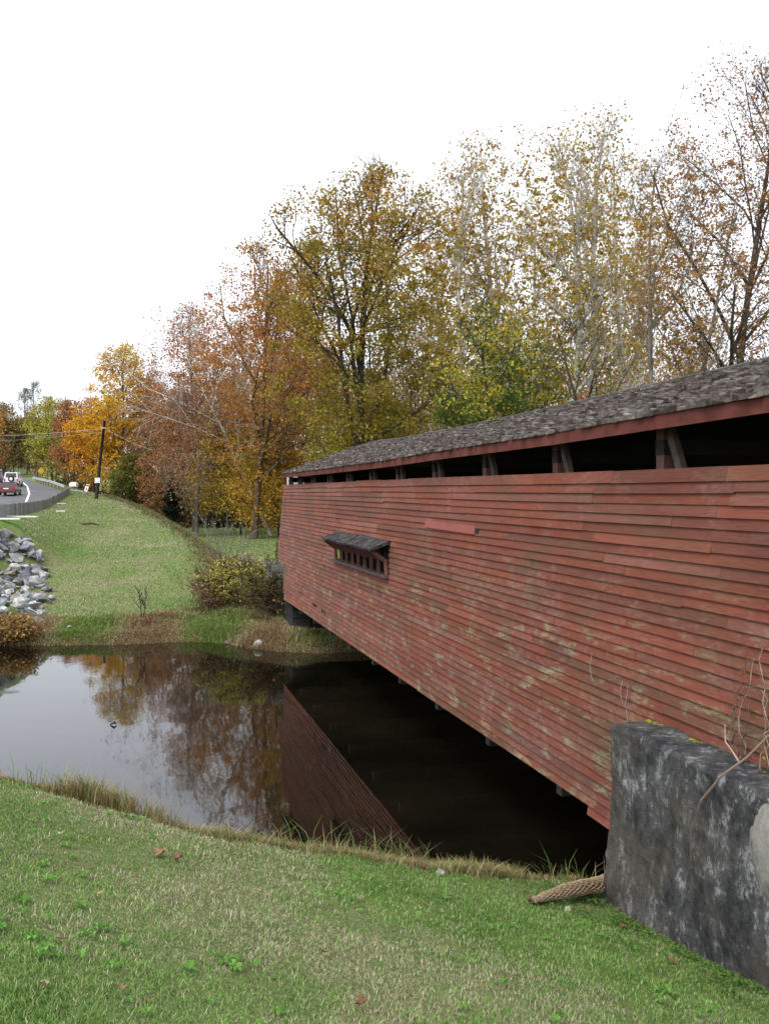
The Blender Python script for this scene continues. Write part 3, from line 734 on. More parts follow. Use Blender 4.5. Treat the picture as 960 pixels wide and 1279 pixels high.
T('sycamore_tree', 'pale sycamore with thick grey trunk between white trunk and dark leaning tree', 738, 135, 68, 150, 'white', SYC, 3000, .25, .28, seed=37, upright=.55, trunk_r=.34, group=SG, clump=1.3, fill=.6, lk=2.3, cs=.62)
T('sycamore_tree', 'slim yellow leaved sycamore above the dark leaning tree', 782, 165, 76, 125, 'white', SYC, 2600, .26, .3, seed=38, upright=.6, trunk_r=.36, group=SG, clump=1.3, fill=.6, lk=2.3, cs=.62)
T('sycamore_tree', 'shorter yellow brown sycamore between the big oak and the leftmost tall sycamore', 548, 262, 80, 115, 'white', SYC + [BRN], 3000, .24, .2, seed=51, upright=.7, trunk_r=.36, group=SG, clump=1.2, fill=.6, lk=2.3, cs=.62)
T('sycamore_tree', 'mid height yellow sycamore between the green maple and the white trunk', 662, 250, 84, 140, 'white', SYC + [TAN], 3200, .24, .15, seed=52, upright=.7, trunk_r=.36, group=SG, clump=1.2, fill=.6, lk=2.3, cs=.62)
T('sycamore_tree', 'mid height tan and yellow sycamore behind the dark leaning tree', 800, 262, 88, 140, 'white', SYC + [TAN, BRN], 3200, .24, .15, seed=53, upright=.7, trunk_r=.36, group=SG, clump=1.2, fill=.6, lk=2.3, cs=.62)
T('ash_tree', 'two stemmed grey tree with brown orange leaves left of the tallest tree', 826, 172, 56, 150, 'grey', [(.27, .18, .055), (.30, .18, .05), (.24, .14, .06), (.32, .2, .05)], 3200, .18, .35, lean=(.06, 0), seed=39, forks=2, trunk_r=.26, clump=1.2, fill=.5, cs=.7)
T('oak_tree', 'tallest tree, brown and sparse leaved, at the upper right', 905, 64, 56, 205, 'dark', [(.27, .17, .06), (.28, .15, .05), (.22, .13, .055), (.26, .14, .07), (.30, .17, .09)], 5600, .17, .22, seed=40, trunk_r=.32, clump=1.2, upright=.6, fill=.5, cs=.7)
T('bare_tree', 'small dark bare tree leaning left over the roof ridge', 776, 385, 48, 130, 'dark', [BRN, OL], 350, .16, .2, lean=(-.2, 0), seed=41, trunk_r=.18, upright=.1, fill=0)
T('maple_tree', 'reddish orange tree low behind the sycamore trunks', 762, 418, 108, 140, 'grey', [(.3, .14, .08), RED_, (.36, .16, .06), ORG], 5500, .26, .03, seed=42)
T('maple_tree', 'olive orange tree low behind the trunk of the tallest tree', 868, 425, 92, 130, 'grey', [OL, (.27, .17, .05), ORG], 5000, .24, .03, seed=43)
T('bare_tree', 'grey bare twiggy tree low at the right edge', 958, 405, 84, 110, 'grey', [BRN, PINK], 500, .2, .1, seed=44, fill=0)
T('ash_tree', 'brown leaved tree partly outside the right edge', 1010, 110, 60, 150, 'dark', [BRN, RUST, OL], 2500, .2, .3, seed=45, trunk_r=.26)
T('maple_tree', 'yellow brown tree low behind the green maple', 668, 425, 104, 120, 'grey', [OL, GOLD, ORG, BRN], 4500, .26, .03, seed=46)
T('maple_tree', 'brown tangled tree low behind the small orange gold maple', 296, 468, 106, 130, 'grey', [BRN, (.2, .12, .06), RUST, TAN], 6000, .24, .03, seed=47)
T('maple_tree', 'rusty bush like tree behind the dark cedar', 262, 560, 106, 90, 'brown', [BRN, RUST, OL], 4200, .24, .02, seed=48)

# cedar
def cedar():
    px, Y = 215, 84; X = (px - 480) / F * Y; z0 = h1(X, Y); top = EYE + (HY - 597) / F * Y; Ht = top - z0
    rng = np.random.default_rng(5); root = empty('cedar_tree', (X, Y, z0), 'small dark evergreen cedar standing alone on the meadow', 'tree')
    V, Fq = tubes_np([(X, Y, z0 - .1, X, Y, z0 + Ht * .9, .09, .02)]); mesh_np('trunk', V, Fq, BARK['dark'], root, (X, Y, z0))
    n = 4200; t = rng.random(n) ** .8; zz = z0 + Ht * (.16 + .84 * t); rr_ = (1.25 * (1 - t) ** .65 + .05) * np.sqrt(rng.random(n)) * (.8 + .3 * np.sin(zz * 7)); a = rng.random(n) * 2 * pi
    C = np.stack([X + rr_ * np.cos(a), Y + rr_ * np.sin(a), zz], 1); V, Fq = leaf_quads(C, .17, rng)
    mesh_np('crown', V, Fq, LEAF, root, (X, Y, z0), np.array((.018, .026, .016)) * rng.uniform(.6, 1.5, (n, 1)))
cedar()

# far wood, one mass behind the named trees
def far_wood():
    rng = np.random.default_rng(77); segs = []; C = []; cols = []
    pal = np.array([OL, BRN, RUST, TAN, (.25, .16, .05), ORG, OLG])
    topx = [-80, 0, 60, 130, 200, 260, 330, 420, 540, 640, 720, 800, 900, 1000, 1200]; topy = [540, 540, 530, 500, 490, 455, 425, 430, 440, 455, 452, 450, 455, 462, 460]
    for i in range(300):
        px = rng.uniform(-90, 1180); Y = rng.uniform(112, 165) if px > 170 else rng.uniform(175, 250)
        X = (px - 480) / F * Y; z0 = h1(X, Y); ty = np.interp(px, topx, topy) + rng.uniform(-14, 26); top = EYE + (HY - ty) / F * Y; Ht = max(top - z0, 3)
        segs.append((X, Y, z0 - .2, X + rng.normal() * .6, Y, z0 + Ht * .9, .16, .04))
        for k in range(5):
            t = rng.uniform(.4, .8); a = rng.random() * 6.28; segs.append((X, Y, z0 + Ht * t, X + cos(a) * 2, Y + sin(a) * 2, z0 + Ht * min(1, t + .25), .06, .02))
        n = 330; Wd = rng.uniform(2.2, 3.6)
        u = rng.normal(size=(n, 3)); u /= np.linalg.norm(u, axis=1, keepdims=True); rad = rng.random(n) ** .45
        cc = np.stack([X + u[:, 0] * rad * Wd, Y + u[:, 1] * rad * Wd, z0 + Ht * .5 + u[:, 2] * rad * Ht * .5], 1)
        C.append(cc); base = pal[rng.integers(0, len(pal))]; cols.append(base * rng.uniform(.65, 1.2, (n, 1)))
    for i in range(260):
        px = rng.uniform(30, 1100); Y = rng.uniform(100, 128) if px > 190 else rng.uniform(124, 160)
        X = (px - 480) / F * Y
        if X < xfence(Y) + 5: continue
        z0 = h1(X, Y); n = 240; Wd = rng.uniform(1.5, 3.2); Hh = rng.uniform(1.3, 3.2)
        C.append(np.stack([X + rng.normal(size=n) * Wd * .6, Y + rng.normal(size=n) * Wd * .6, z0 + np.abs(rng.normal(size=n)) * Hh * .6], 1))
        base = np.array([(.07, .06, .03), (.09, .06, .035), (.05, .055, .025), (.13, .08, .04), (.16, .12, .04)])[rng.integers(0, 5)]; cols.append(base * rng.uniform(.6, 1.3, (n, 1)))
    C = np.concatenate(C); V, Fq = leaf_quads(C, .42, rng); nb = len(V); V2, F2 = tubes_np(segs, 4)
    cols = np.concatenate(cols + [np.tile(np.array([[.12, .10, .085]]), (len(F2), 1))])
    o = mesh_np('distant_wood', np.concatenate([V, V2]), [np.concatenate([Fq, F2 + nb])], LEAF, None, (0, 0, 0), cols)
    tag(o, 'mass of brown and orange woodland behind the named trees', 'woodland', None, 'stuff')
far_wood()

# ------------------------------------------------------------------ shrubs, saplings and weeds on the far bank
T('bush', 'leggy bush with yellow leaves on brown twigs on the far bank beside the bridge', 306, 692, 36.2, 96, 'brown', [(.2, .14, .09), YG, (.36, .31, .06), (.22, .2, .06), (.33, .29, .07)], 1500, .09, .05, seed=60, trunk_r=.03, forks=3, cat='bush', levels=2, clump=.9, trunk_name='stem')
T('bush', 'reddish brown bare bramble left of the yellow leaved bush', 268, 712, 36.5, 62, 'brown', [(.2, .13, .09), (.17, .10, .07), TAN, OLG], 1300, .09, .02, seed=61, trunk_r=.025, forks=3, cat='bush', levels=2, trunk_name='stem')
T('bush', 'dark twiggy undergrowth at the corner of the far abutment', 340, 716, 34.6, 74, 'dark', [BRN, (.08, .05, .03), OLG], 1300, .09, .02, seed=62, trunk_r=.025, forks=3, cat='bush', levels=2, trunk_name='stem')
T('bare_shrub', 'pale leafless many stemmed shrub on the edge of the meadow', 280, 640, 42, 62, 'grey', [TAN], 30, .08, .05, seed=63, trunk_r=.022, forks=4, cat='shrub', levels=1, upright=.8, trunk_name='stem', fill=0)
T('sapling', 'slender leafless sapling in front of the left bridge corner', 341, 665, 35.0, 26, 'dark', [YG, OL], 40, .09, .3, seed=64, trunk_r=.03, cat='sapling', levels=2, upright=.8, trunk_name='stem', fill=0)
T('sapling', 'small forked bare sapling on the lawn near the far waterline', 178, 733, 34.5, 30, 'dark', None, 0, .1, .45, seed=67, trunk_r=.03, cat='sapling', forks=2, levels=1, upright=.8, trunk_name='stem', fill=0)
T('bush', 'brown and green weed mound at the waterline below the rock pile', 12, 768, 32.6, 60, 'brown', [OLG, BRN, (.3, .17, .07), OL], 2200, .11, .02, seed=66, trunk_r=.02, forks=3, cat='bush', levels=2, trunk_name='stem')

def tufts(name, pts, hmin, hmax, width, pal, label, seed, per=14, spread=.12, parentless=True, cat='grass', lean=.45):
    """grass tufts: pts (n,2) positions; blades = 2-quad curved ribbons"""
    rng = np.random.default_rng(seed); pts = np.repeat(np.asarray(pts), per, 0); n = len(pts)
    xy = pts[:, :2] + rng.normal(size=(n, 2)) * spread
    sc = pts[:, 2] if pts.shape[1] > 2 else np.ones(n)
    z = H(xy[:, 0], xy[:, 1]); hh = rng.uniform(hmin, hmax, n) * sc; a = rng.random(n) * 2 * pi; ln = rng.uniform(.1, 1, n) * lean * hh
    dx, dy = np.cos(a), np.sin(a); wx, wy = -dy, dx
    wd = (np.broadcast_to(width, (n,)) * rng.uniform(.6, 1.3, n)) * .5
    def pt(t, wf, s):
        return np.stack([xy[:, 0] + dx * ln * t * t + wx * wd * wf * s, xy[:, 1] + dy * ln * t * t + wy * wd * wf * s, z - .01 + hh * (t - .25 * lean * t * t)], 1)
    V = np.stack([pt(0, 1, -1), pt(0, 1, 1), pt(.55, .85, 1), pt(.55, .85, -1), pt(1, 0, 0)], 1).reshape(-1, 3)
    b = np.arange(n)[:, None] * 5
    q = b + np.array([0, 1, 2, 3]); t3 = b + np.array([3, 2, 4])
    return V, q, t3, xy, rng, n
def build_tufts(name, data, cols, label, cat='grass'):
    V, q, t3, xy, rng, n = data
    o = mesh_np(name, V, [q, t3], BLADE, None, (0, 0, 0), np.concatenate([cols, cols])); return tag(o, label, cat, None, 'stuff')
def palcols(rng, pal, n, sel=None):
    pal = np.array(pal); i = rng.integers(0, len(pal), n) if sel is None else sel
    return pal[i] * rng.uniform(.75, 1.25, (n, 1))
# lawn in the foreground
rng = np.random.default_rng(1)
NL = 500000
u = rng.random(NL); Yl = 1 / (1 / 2.3 - u * (1 / 2.3 - 1 / 14.0)); Yl = np.where(rng.random(NL) < .35, rng.uniform(2.3, 12.5, NL), Yl)
Xl = (rng.random(NL) * 2 - 1) * (.50 * Yl + .5)
nn = Xl * cos(TH) + Yl * sin(TH); ok = (nn < 4.72) | ((nn < 5.15) & (Xl * -sin(TH) + Yl * cos(TH) > 9.1)); ok &= H(Xl, Yl) > .25
pts = np.stack([Xl[ok], Yl[ok]], 1)
dist = pts[:, 1]
hs = .95 + .4 * sst(.3, .8, fbm(pts[:, 0] * 3.2, pts[:, 1] * 3.2, 91, 3)); d = tufts('lawn', np.column_stack([pts, hs]), .015, .044, .0028 + .00045 * dist, None, '', 2, per=1, spread=0, lean=.9)
xy = d[3]; r_ = d[4]; n = d[5]
dry = fbm(xy[:, 0] * .9 + 3, xy[:, 1] * .7, 40, 4)
band = np.exp(-((xy[:, 1] - (7.3 - .75 * xy[:, 0])) / 1.0) ** 2) * .13        # worn strip of hay-coloured clippings
gully = np.exp(-((xy[:, 0] - 2.4) ** 2 / 1.2 + (xy[:, 1] - 8.6) ** 2 / 6)) * .3
pd = sst(.43, .73, dry + band - gully + (fbm(xy[:, 0] * 6, xy[:, 1] * 6, 50, 2) - .5) * .35)
isdry = r_.random(n) < (.08 + .62 * pd)
gt = fbm(xy[:, 0] * 1.4, xy[:, 1] * 1.4, 95, 3)[:, None]; gcol = (.72 + .6 * gt) * palcols(r_, [(.15, .28, .06), (.19, .33, .08), (.27, .38, .13), (.10, .20, .04)], n)
dcol = palcols(r_, [(.44, .41, .27), (.36, .33, .20), (.52, .48, .34), (.26, .24, .13)], n)
build_tufts('lawn_grass', d, np.where(isdry[:, None], dcol, gcol), 'mown green lawn with straw coloured patches in the foreground')
# broad leaved weeds in the turf
rng = np.random.default_rng(17); nw = 420; Yw = rng.uniform(2.4, 9, nw); Xw = (rng.random(nw) * 2 - 1) * .45 * Yw; k_ = (fbm(Xw * .8, Yw * .8, 71, 2) > .47) & (Xw * cos(TH) + Yw * sin(TH) < 4.5); Xw, Yw = Xw[k_], Yw[k_]; nw = len(Xw)
per = 9; a = (np.arange(per)[None] * 2 * pi / per + rng.random((nw, 1)) * 6 + rng.normal(size=(nw, per)) * .25).ravel(); L_ = (rng.uniform(.02, .055, (nw, 1)) * rng.uniform(.6, 1.2, (nw, per))).ravel()
cx_, cy_ = np.repeat(Xw, per), np.repeat(Yw, per); cz_ = H(cx_, cy_) + .022; dx, dy = np.cos(a), np.sin(a); wd = L_ * .24
q_ = lambda t, w_, up: np.stack([cx_ + dx * L_ * t - dy * wd * w_, cy_ + dy * L_ * t + dx * wd * w_, cz_ + up], 1)
V = np.stack([q_(.05, 0, 0), q_(.6, 1, .016), q_(1, 0, .004), q_(.6, -1, .016)], 1).reshape(-1, 3)
tag(mesh_np('lawn_weeds', V, np.arange(len(V)).reshape(-1, 4), BLADE, None, (0, 0, 0), palcols(rng, [(.12, .25, .05), (.16, .31, .07), (.09, .19, .04)], nw * per)), 'broad leaved green weeds scattered in the foreground turf', 'weeds', None, 'stuff')
# rough taller grass along the crest
def crest(px):  # crest in world X
    return np.interp(px, [-3.5, -2.8, -1.65, -.6, .47, 1.43, 2.4, 4.5], [9.1, 9.0, 8.7, 9.0, 9.6, 10.3, 11.1, 11.8])
rng = np.random.default_rng(3)
xs = rng.uniform(-5.5, 3.6, 1500); yy = crest(xs) + rng.uniform(-.1, 1.0, 1500) ** 1
dens = fbm(xs * 1.3, yy * 0, 12, 2); keep = rng.random(1500) < sst(.25, .6, dens) + .3
xs, yy = xs[keep], yy[keep]
sc = .45 + 1.0 * sst(.5, .8, fbm(xs * 1.1, yy * .1, 33, 2))
nb_ = xs * cos(TH) + yy * sin(TH); ok = nb_ < 5.0; xs, yy, sc = xs[ok], yy[ok], sc[ok]
d = tufts('bank_grass', np.stack([xs, yy, sc], 1), .07, .28, .007, None, '', 4, per=20, spread=.06, lean=.9)
build_tufts('bank_grass', d, palcols(d[4], [(.32, .24, .12), (.38, .29, .15), (.26, .19, .09), (.12, .16, .045), (.10, .15, .04), (.2, .13, .06)], d[5]), 'long dry tan and green grass along the near bank edge')
rng = np.random.default_rng(31); n_ = 520; xs = rng.uniform(-1.7, 1.5, n_); xs = xs[rng.random(n_) < sst(.35, .7, fbm(xs * 2.0, xs * 0, 45, 2)) + .1]; n_ = len(xs); yy = crest(xs) + rng.normal(size=n_) * .22 + .15; sc = .5 + .9 * fbm(xs * 2.2, yy * 2.2, 44, 2)
d = tufts('tan_thatch', np.stack([xs, yy, sc], 1), .07, .2, .007, None, '', 32, per=18, spread=.07, lean=1.3)
build_tufts('dry_thatch', d, palcols(d[4], [(.34, .27, .15), (.40, .31, .18), (.24, .16, .09), (.16, .24, .07), (.14, .22, .05), (.18, .12, .07)], d[5]), 'matted tan dead grass in front of the dark water')
# a few tall stalks
sp = [(-3.45, 9.3), (-3.3, 9.2), (-3.0, 9.2), (-2.75, 9.1), (-2.5, 9.2), (-1.0, 9.2), (-.65, 9.3), (-.55, 9.3), (-.2, 9.5), (.05, 9.6), (.15, 9.5), (.3, 9.7), (.42, 9.7), (-.3, 9.4), (2.1, 11.2), (1.9, 11.1), (2.35, 11.3)]
d = tufts('tall_grass', np.array(sp), .18, .48, .008, None, '', 6, per=14, spread=.10, lean=1.15)
build_tufts('tall_grass', d, palcols(d[4], [(.12, .19, .05), (.17, .22, .07), (.34, .27, .14)], d[5]), 'tall arching green and straw grass stems at the water edge')
# far bank grass and lawn texture
rng = np.random.default_rng(8)
n_ = 5200; X = rng.uniform(-19, 3, n_); e_ = 33.6 + .1 * X - 2.4 * sst(-6.5, -2.6, X); Y = e_ + rng.uniform(-.1, 2.6, n_) ** 1
hsc = .25 + .85 * sst(.35, .75, fbm(X * .9, Y * .9, 61, 3)); d = tufts('far_bank_grass', np.stack([X, Y, hsc], 1), .10, .36, .03, None, '', 9, per=11, spread=.15, lean=.8)
xy = d[3]; sel = (fbm(xy[:, 0] * .5, xy[:, 1] * .3, 60, 2) * 1.9 - .35 + .4 * (d[4].random(d[5]) - .5)).clip(0, .99)
right = sst(-9, -6, xy[:, 0]) * .25; sel = (sel + .12 - right).clip(0, .99)
pal = [(.13, .21, .05), (.17, .24, .06), (.20, .24, .08), (.28, .26, .12), (.36, .29, .16), (.26, .18, .10)]
build_tufts('far_bank_grass', d, palcols(d[4], pal, d[5], (sel * 6).astype(int)), 'green and brown weeds fringing the far waterline')
n_ = 110000; Y = 34 + 85 * rng.random(n_) ** 1.7; X = -.42 * Y + .42 * Y * rng.random(n_) + 2
ok = (X > xfence(Y) + .6) & (Y > 34.2 + .1 * X + 1.2); X, Y = X[ok], Y[ok]
d = tufts('far_lawn', np.stack([X, Y], 1), .04, .11, .03 + .0011 * (Y - 30), None, '', 10, per=1, spread=0, lean=.9)
xy = d[3]; dd_ = fbm(xy[:, 0] * .16, xy[:, 1] * .11, 70, 4) + .10 * np.exp(-((xy[:, 0] + 11 + .2 * (xy[:, 1] - 38)) / 3.5) ** 2); isd = d[4].random(d[5]) < sst(.40, .68, dd_) * .85 * (1 - sst(-9, -5, xy[:, 0] + .22 * (xy[:, 1] - 36)) * .8) + .08
build_tufts('far_lawn_grass', d, np.where(isd[:, None], palcols(d[4], [(.40, .365, .25), (.36, .33, .21), (.35, .34, .20)], d[5]), palcols(d[4], [(.22, .30, .11), (.26, .33, .14), (.185, .25, .085)], d[5])), 'mown lawn rising to the road on the far bank with tan patches')
# brown brush strip along the embankment edge
n_ = 900; Y = 36 + 76 * rng.random(n_) ** 1.5; xb = np.interp(Y, [33, 36, 42, 51, 64, 95, 112], [-6.5, -7, -8, -10.2, -14.9, -26, -33.0]); X = xb + rng.uniform(.2, 1.0, n_) * (1.2 + .03 * (Y - 33))
d = tufts('brush', np.stack([X, Y, .3 + .013 * (Y - 36) + .35 * fbm(X, Y * .6, 15)], 1), .2, .5, .04, None, '', 11, per=22, spread=.4, lean=.9)
build_tufts('brush_strip', d, palcols(d[4], [(.16, .10, .06), (.12, .12, .05), (.20, .15, .09), (.13, .16, .055), (.15, .2, .06), (.26, .2, .13)], d[5]), 'brown brambles along the right edge of the far lawn', 'brush')
# clover-like ground cover at the wall foot
rng = np.random.default_rng(14)
n_ = 11000; s_ = rng.uniform(4.5, 9.3, n_); off = np.abs(rng.normal(size=n_)) * .28 * (1 + .5 * fbm(s_ * 2, 0 * s_, 5))
nn_ = 4.64 - off; X = nn_ * cos(TH) - s_ * sin(TH); Y = nn_ * sin(TH) + s_ * cos(TH)
kp = rng.random(n_) < sst(.35, .6, fbm(X * 3, Y * 3, 81, 2)); X, Y = X[kp], Y[kp]; n_ = len(X)
C = np.stack([X, Y, H(X, Y) + rng.uniform(.01, .055, n_)], 1)
a = rng.normal(size=(n_, 3)) * np.array([1, 1, .35]); a /= np.linalg.norm(a, axis=1, keepdims=True); b = np.cross(a, np.array([0, 0, 1.]) + rng.normal(size=(n_, 3)) * .3); b /= np.linalg.norm(b, axis=1, keepdims=True)
sz = rng.uniform(.006, .014, (n_, 1)); V = np.stack([C - a * sz, C + b * sz, C + a * sz, C - b * sz], 1).reshape(-1, 3)
tag(mesh_np('ground_cover', V, np.arange(n_ * 4).reshape(-1, 4), BLADE, None, (0, 0, 0), palcols(rng, [(.08, .16, .035), (.12, .21, .05), (.05, .11, .025), (.16, .2, .07)], n_)), 'bright green clover growing along the foot of the concrete wall', 'ground cover', None, 'stuff')

# ------------------------------------------------------------------ riprap rocks
ROCK = attrmat('grey_rock', .9, .55, 4, .15, 1.0)
def rock_mesh(seed, flat=.6, ang=True):
    import bmesh
    r_ = random.Random(seed); bm = bmesh.new(); pts = []
    for i in range(r_.choice([9, 11, 13])):
        v = Vector((r_.gauss(0, 1), r_.gauss(0, 1), r_.gauss(0, 1))).normalized(); v = Vector((v.x * .5 * r_.uniform(.8, 1.1), v.y * .42 * r_.uniform(.8, 1.1), v.z * .5 * flat)); bm.verts.new(v)
    bmesh.ops.convex_hull(bm, input=bm.verts[:]); 
    for v in list(bm.verts):
        if not v.link_faces: bm.verts.remove(v)
    bmesh.ops.bevel(bm, geom=bm.edges[:], offset=.018, segments=1, affect='EDGES')
    me = bpy.data.meshes.new('rock'); bm.to_mesh(me); bm.free()
    return me
def rock_variant(seed, shade, flat=.6):
    me = rock_mesh(seed, flat); ca = me.attributes.new('Col', 'FLOAT_COLOR', 'FACE')
    for d_ in ca.data: d_.color = (*shade, 1)
    me.materials.append(ROCK); return me
rr = random.Random(21)
shades = [(.25, .26, .27), (.34, .34, .34), (.17, .18, .20), (.44, .44, .42), (.22, .22, .22), (.12, .125, .14), (.28, .24, .19)]
SHN = ['mid grey', 'pale grey', 'slate grey', 'whitish', 'dull grey', 'dark', 'brownish grey']
variants = [rock_variant(100 + i, shades[i % 7], rr.uniform(.5, .8)) for i in range(18)]
def inpoly(x, y, poly):
    c = False
    for i in range(len(poly)):
        x1, y1 = poly[i]; x2, y2 = poly[i - 1]
        if (y1 > y) != (y2 > y) and x < (x2 - x1) * (y - y1) / (y2 - y1) + x1: c = not c
    return c
poly = [(-30, 655), (0, 662), (28, 674), (48, 694), (60, 722), (64, 752), (52, 780), (20, 782), (-30, 780)]
cand = []
while len(cand) < 285:
    x, y = rr.uniform(-30, 62), rr.uniform(655, 784)
    if inpoly(x, y, poly): cand.append((x, y))
cand.sort(key=lambda q: q[1])
big = {60: 'largest pale grey boulder in the rock pile'}
for i, (x, y) in enumerate(cand):
    g_ = gpx(x, y, 30); vi = rr.randrange(18); me = variants[vi]
    o = bpy.data.objects.new('riprap_rock', me); COL.objects.link(o); s_ = rr.choice([.28, .34, .4, .48, .56, .66, .85]) * rr.uniform(.85, 1.15)
    o.scale = (s_, s_, s_); o.location = g_ + Vector((0, 0, .2 * s_)); o.rotation_euler = (rr.uniform(-.5, .5), rr.uniform(-.5, .5), rr.uniform(0, 6.28))
    row = 'top row' if y < 682 else 'upper part' if y < 706 else 'middle' if y < 732 else 'lower part' if y < 758 else 'bottom edge'
    cl_ = 'photo left edge' if x < 6 else 'left half' if x < 28 else 'lawn side' 
    szn = 'small' if s_ < .5 else 'medium' if s_ < .8 else 'large'
    tag(o, '%s %s angular rock, %s of riprap, %s' % (szn, SHN[vi % 7], row, cl_), 'rock', 'riprap rocks on the far left bank')
def single_rock(px, py, s_, me, label, y0=2, dz=.1, group=None):
    g_ = gpx(px, py, y0); o = bpy.data.objects.new('rock', me); COL.objects.link(o); o.scale = (s_,) * 3; o.location = g_ + Vector((0, 0, dz * s_)); o.rotation_euler = (0, 0, rr.uniform(0, 6)); return tag(o, label, 'rock', group)
PAL = rock_variant(401, (.42, .40, .36), .7)
single_rock(322, 806, .5, PAL, 'pale grey stone at the far waterline below the yellow leaved bush', 30)
single_rock(287, 803, .45, rock_variant(402, (.14, .11, .08)), 'brown stone at the far waterline left of the pale one', 30)
single_rock(710, 1138, .13, rock_variant(403, (.36, .36, .24)), 'small pale stone on the grass below the rolled mesh', 4)
single_rock(737, 1094, .2, rock_variant(404, (.36, .35, .33)), 'pale broken stone at the foot of the concrete corner', 4)
single_rock(548, 1094, .16, rock_variant(405, (.22, .21, .18)), 'flat grey stone at the near bank left of the rolled mesh', 4)
single_rock(88, 806 - 22, .3, rock_variant(406, (.3, .3, .3)), 'lone grey stone low on the far lawn by the waterline', 30)

# ------------------------------------------------------------------ rolled wire mesh
def mesh_roll():
    A = gpx(662, 1130, 4) + Vector((0, 0, .03)); B = gpx(768, 1118, 4) + Vector((0, 0, .13))
    ax = (B - A); L = ax.length; ax.normalize(); u = ax.cross(Vector((0, 0, 1))).normalized(); v = u.cross(ax)
    root = empty('mesh_roll', A, 'rusty brown roll of wire mesh lying against the concrete wall', 'mesh roll')
    r_ = random.Random(3)
    mb = MB()
    def pt(t, a, k):
        rad = (.022 + .085 * t ** .8) * k * (1 + .10 * sin(a * 2 + t * 9) + .06 * sin(t * 31 + a)); return A + ax * (L * t) + (u * cos(a) * 1.35 + v * sin(a) * .85) * rad + v * (.025 * sin(t * 3.1))
    NT, NA = 30, 11
    for layer, k in enumerate((1.0, .84, .66)):
        for sg in (-1, 1):
            for i in range(NA):
                a0 = 2 * pi * i / NA + layer
                pts = [pt(j / NT, a0 + sg * j * .30 + r_.gauss(0, .03), k) for j in range(NT + 1)]
                mb.tube(pts, .0036, 3, (.40, .30, .19) if layer == 0 else (.25, .17, .10), cap=False)
    for i in range(34):     # frayed loose ends
        t = r_.choice([0, 0, r_.random(), r_.random(), 1]); a = r_.uniform(0, 6.28); q = pt(min(t, 1), a, 1.0); e = q + (u * cos(a) * r_.uniform(.01, .05) + v * abs(sin(a)) * r_.uniform(.01, .04)) - ax * r_.uniform(-.02, .08) * (1 if t < .9 else -1)
        mb.tube([q, (q + e) / 2 + v * .008, e], .0028, 3, (.34, .24, .15), cap=False)
    mb.build('wire_lattice', attrmat('rusty_wire', .85, .5, 30), root, A)
    mb = MB(); NA = 10; V = [pt(j / 12, 2 * pi * i / NA, .45) for j in range(13) for i in range(NA)]
    mb.add(V, [(j*NA + i, j*NA + (i+1) % NA, (j+1)*NA + (i+1) % NA, (j+1)*NA + i) for j in range(12) for i in range(NA)] + [tuple(range(12*NA, 13*NA))], (.17, .11, .065))
    mb.build('core', attrmat('matted_debris', .95, .5, 30), root, A)
mesh_roll()

# ------------------------------------------------------------------ fallen leaves
LEAFB = leafmat('fallen_leaf', .15)
def fallen_leaf(px, py, size, col, label, seed, group='fallen leaves on the lawn'):
    r_ = random.Random(seed); g_ = gpx(px, py, 2); mb = MB(); n = 14; V = []
    curl = r_.uniform(.6, 1.3)
    for ring in (1.0, .5):
        for k in range(n):
            a = 2 * pi * k / n; rad = size * .42 * ring * (1 + (.32 * cos(a * 5) if ring == 1.0 else 0)) * (1 + .1 * r_.gauss(0, 1) * (ring == 1))
            x, y = rad * cos(a), rad * .8 * sin(a); V.append((x, y, curl * (x * x * 1.5 - .3 * y * y + abs(y) * .4 * ring * size) / size + r_.gauss(0, .04) * size * (ring == 1.0)))
    V.append((0, 0, 0))
    Fc = [(k, (k+1) % n, n + (k+1) % n, n + k) for k in range(n)] + [(n + k, n + (k+1) % n, 2*n) for k in range(n)]
    mb.add(V, Fc, col); mb.tube([(-size * .45, 0, .01), (-size * .75, .01, .02)], .0015, 4, (.16, .09, .05))
    o = mb.build('fallen_leaf', LEAFB); o.location = g_ + Vector((0, 0, .038)); o.rotation_euler = (r_.uniform(-.4, .4), r_.uniform(-.4, .4), r_.uniform(0, 6)); tag(o, label, 'leaf', group)
fallen_leaf(203, 1073, .15, (.25, .165, .10), 'large curled tan leaf, left one of the close pair on the lawn slope', 1)
fallen_leaf(222, 1079, .11, (.22, .14, .085), 'curled tan leaf touching the largest one on the lawn slope', 2)
fallen_leaf(247, 1088, .12, (.30, .2, .13), 'folded tan leaf standing just right of the large curled ones', 3)
fallen_leaf(451, 1264, .085, (.17, .085, .05), 'rust brown leaf at the bottom edge of the lawn', 4)
fallen_leaf(404, 1198, .06, (.20, .07, .04), 'dark red leaf in the middle of the lawn', 5)
fallen_leaf(76, 1184, .075, (.36, .26, .18), 'pale tan leaf at the left of the lawn', 6)
fallen_leaf(126, 1124, .07, (.34, .24, .15), 'small tan leaf below and left of the large curled ones', 7)
fallen_leaf(77, 1048, .05, (.55, .48, .38), 'tiny whitish leaf high on the left of the lawn', 8)
fallen_leaf(152, 1246, .06, (.22, .15, .08), 'brown leaf near the bottom left of the lawn', 9)
fallen_leaf(355, 1240, .05, (.32, .24, .14), 'faded leaf left of the rust brown one at the bottom edge', 10)
fallen_leaf(54, 1240, .06, (.36, .28, .18), 'pale crumpled leaf in the bottom left corner of the lawn', 11)
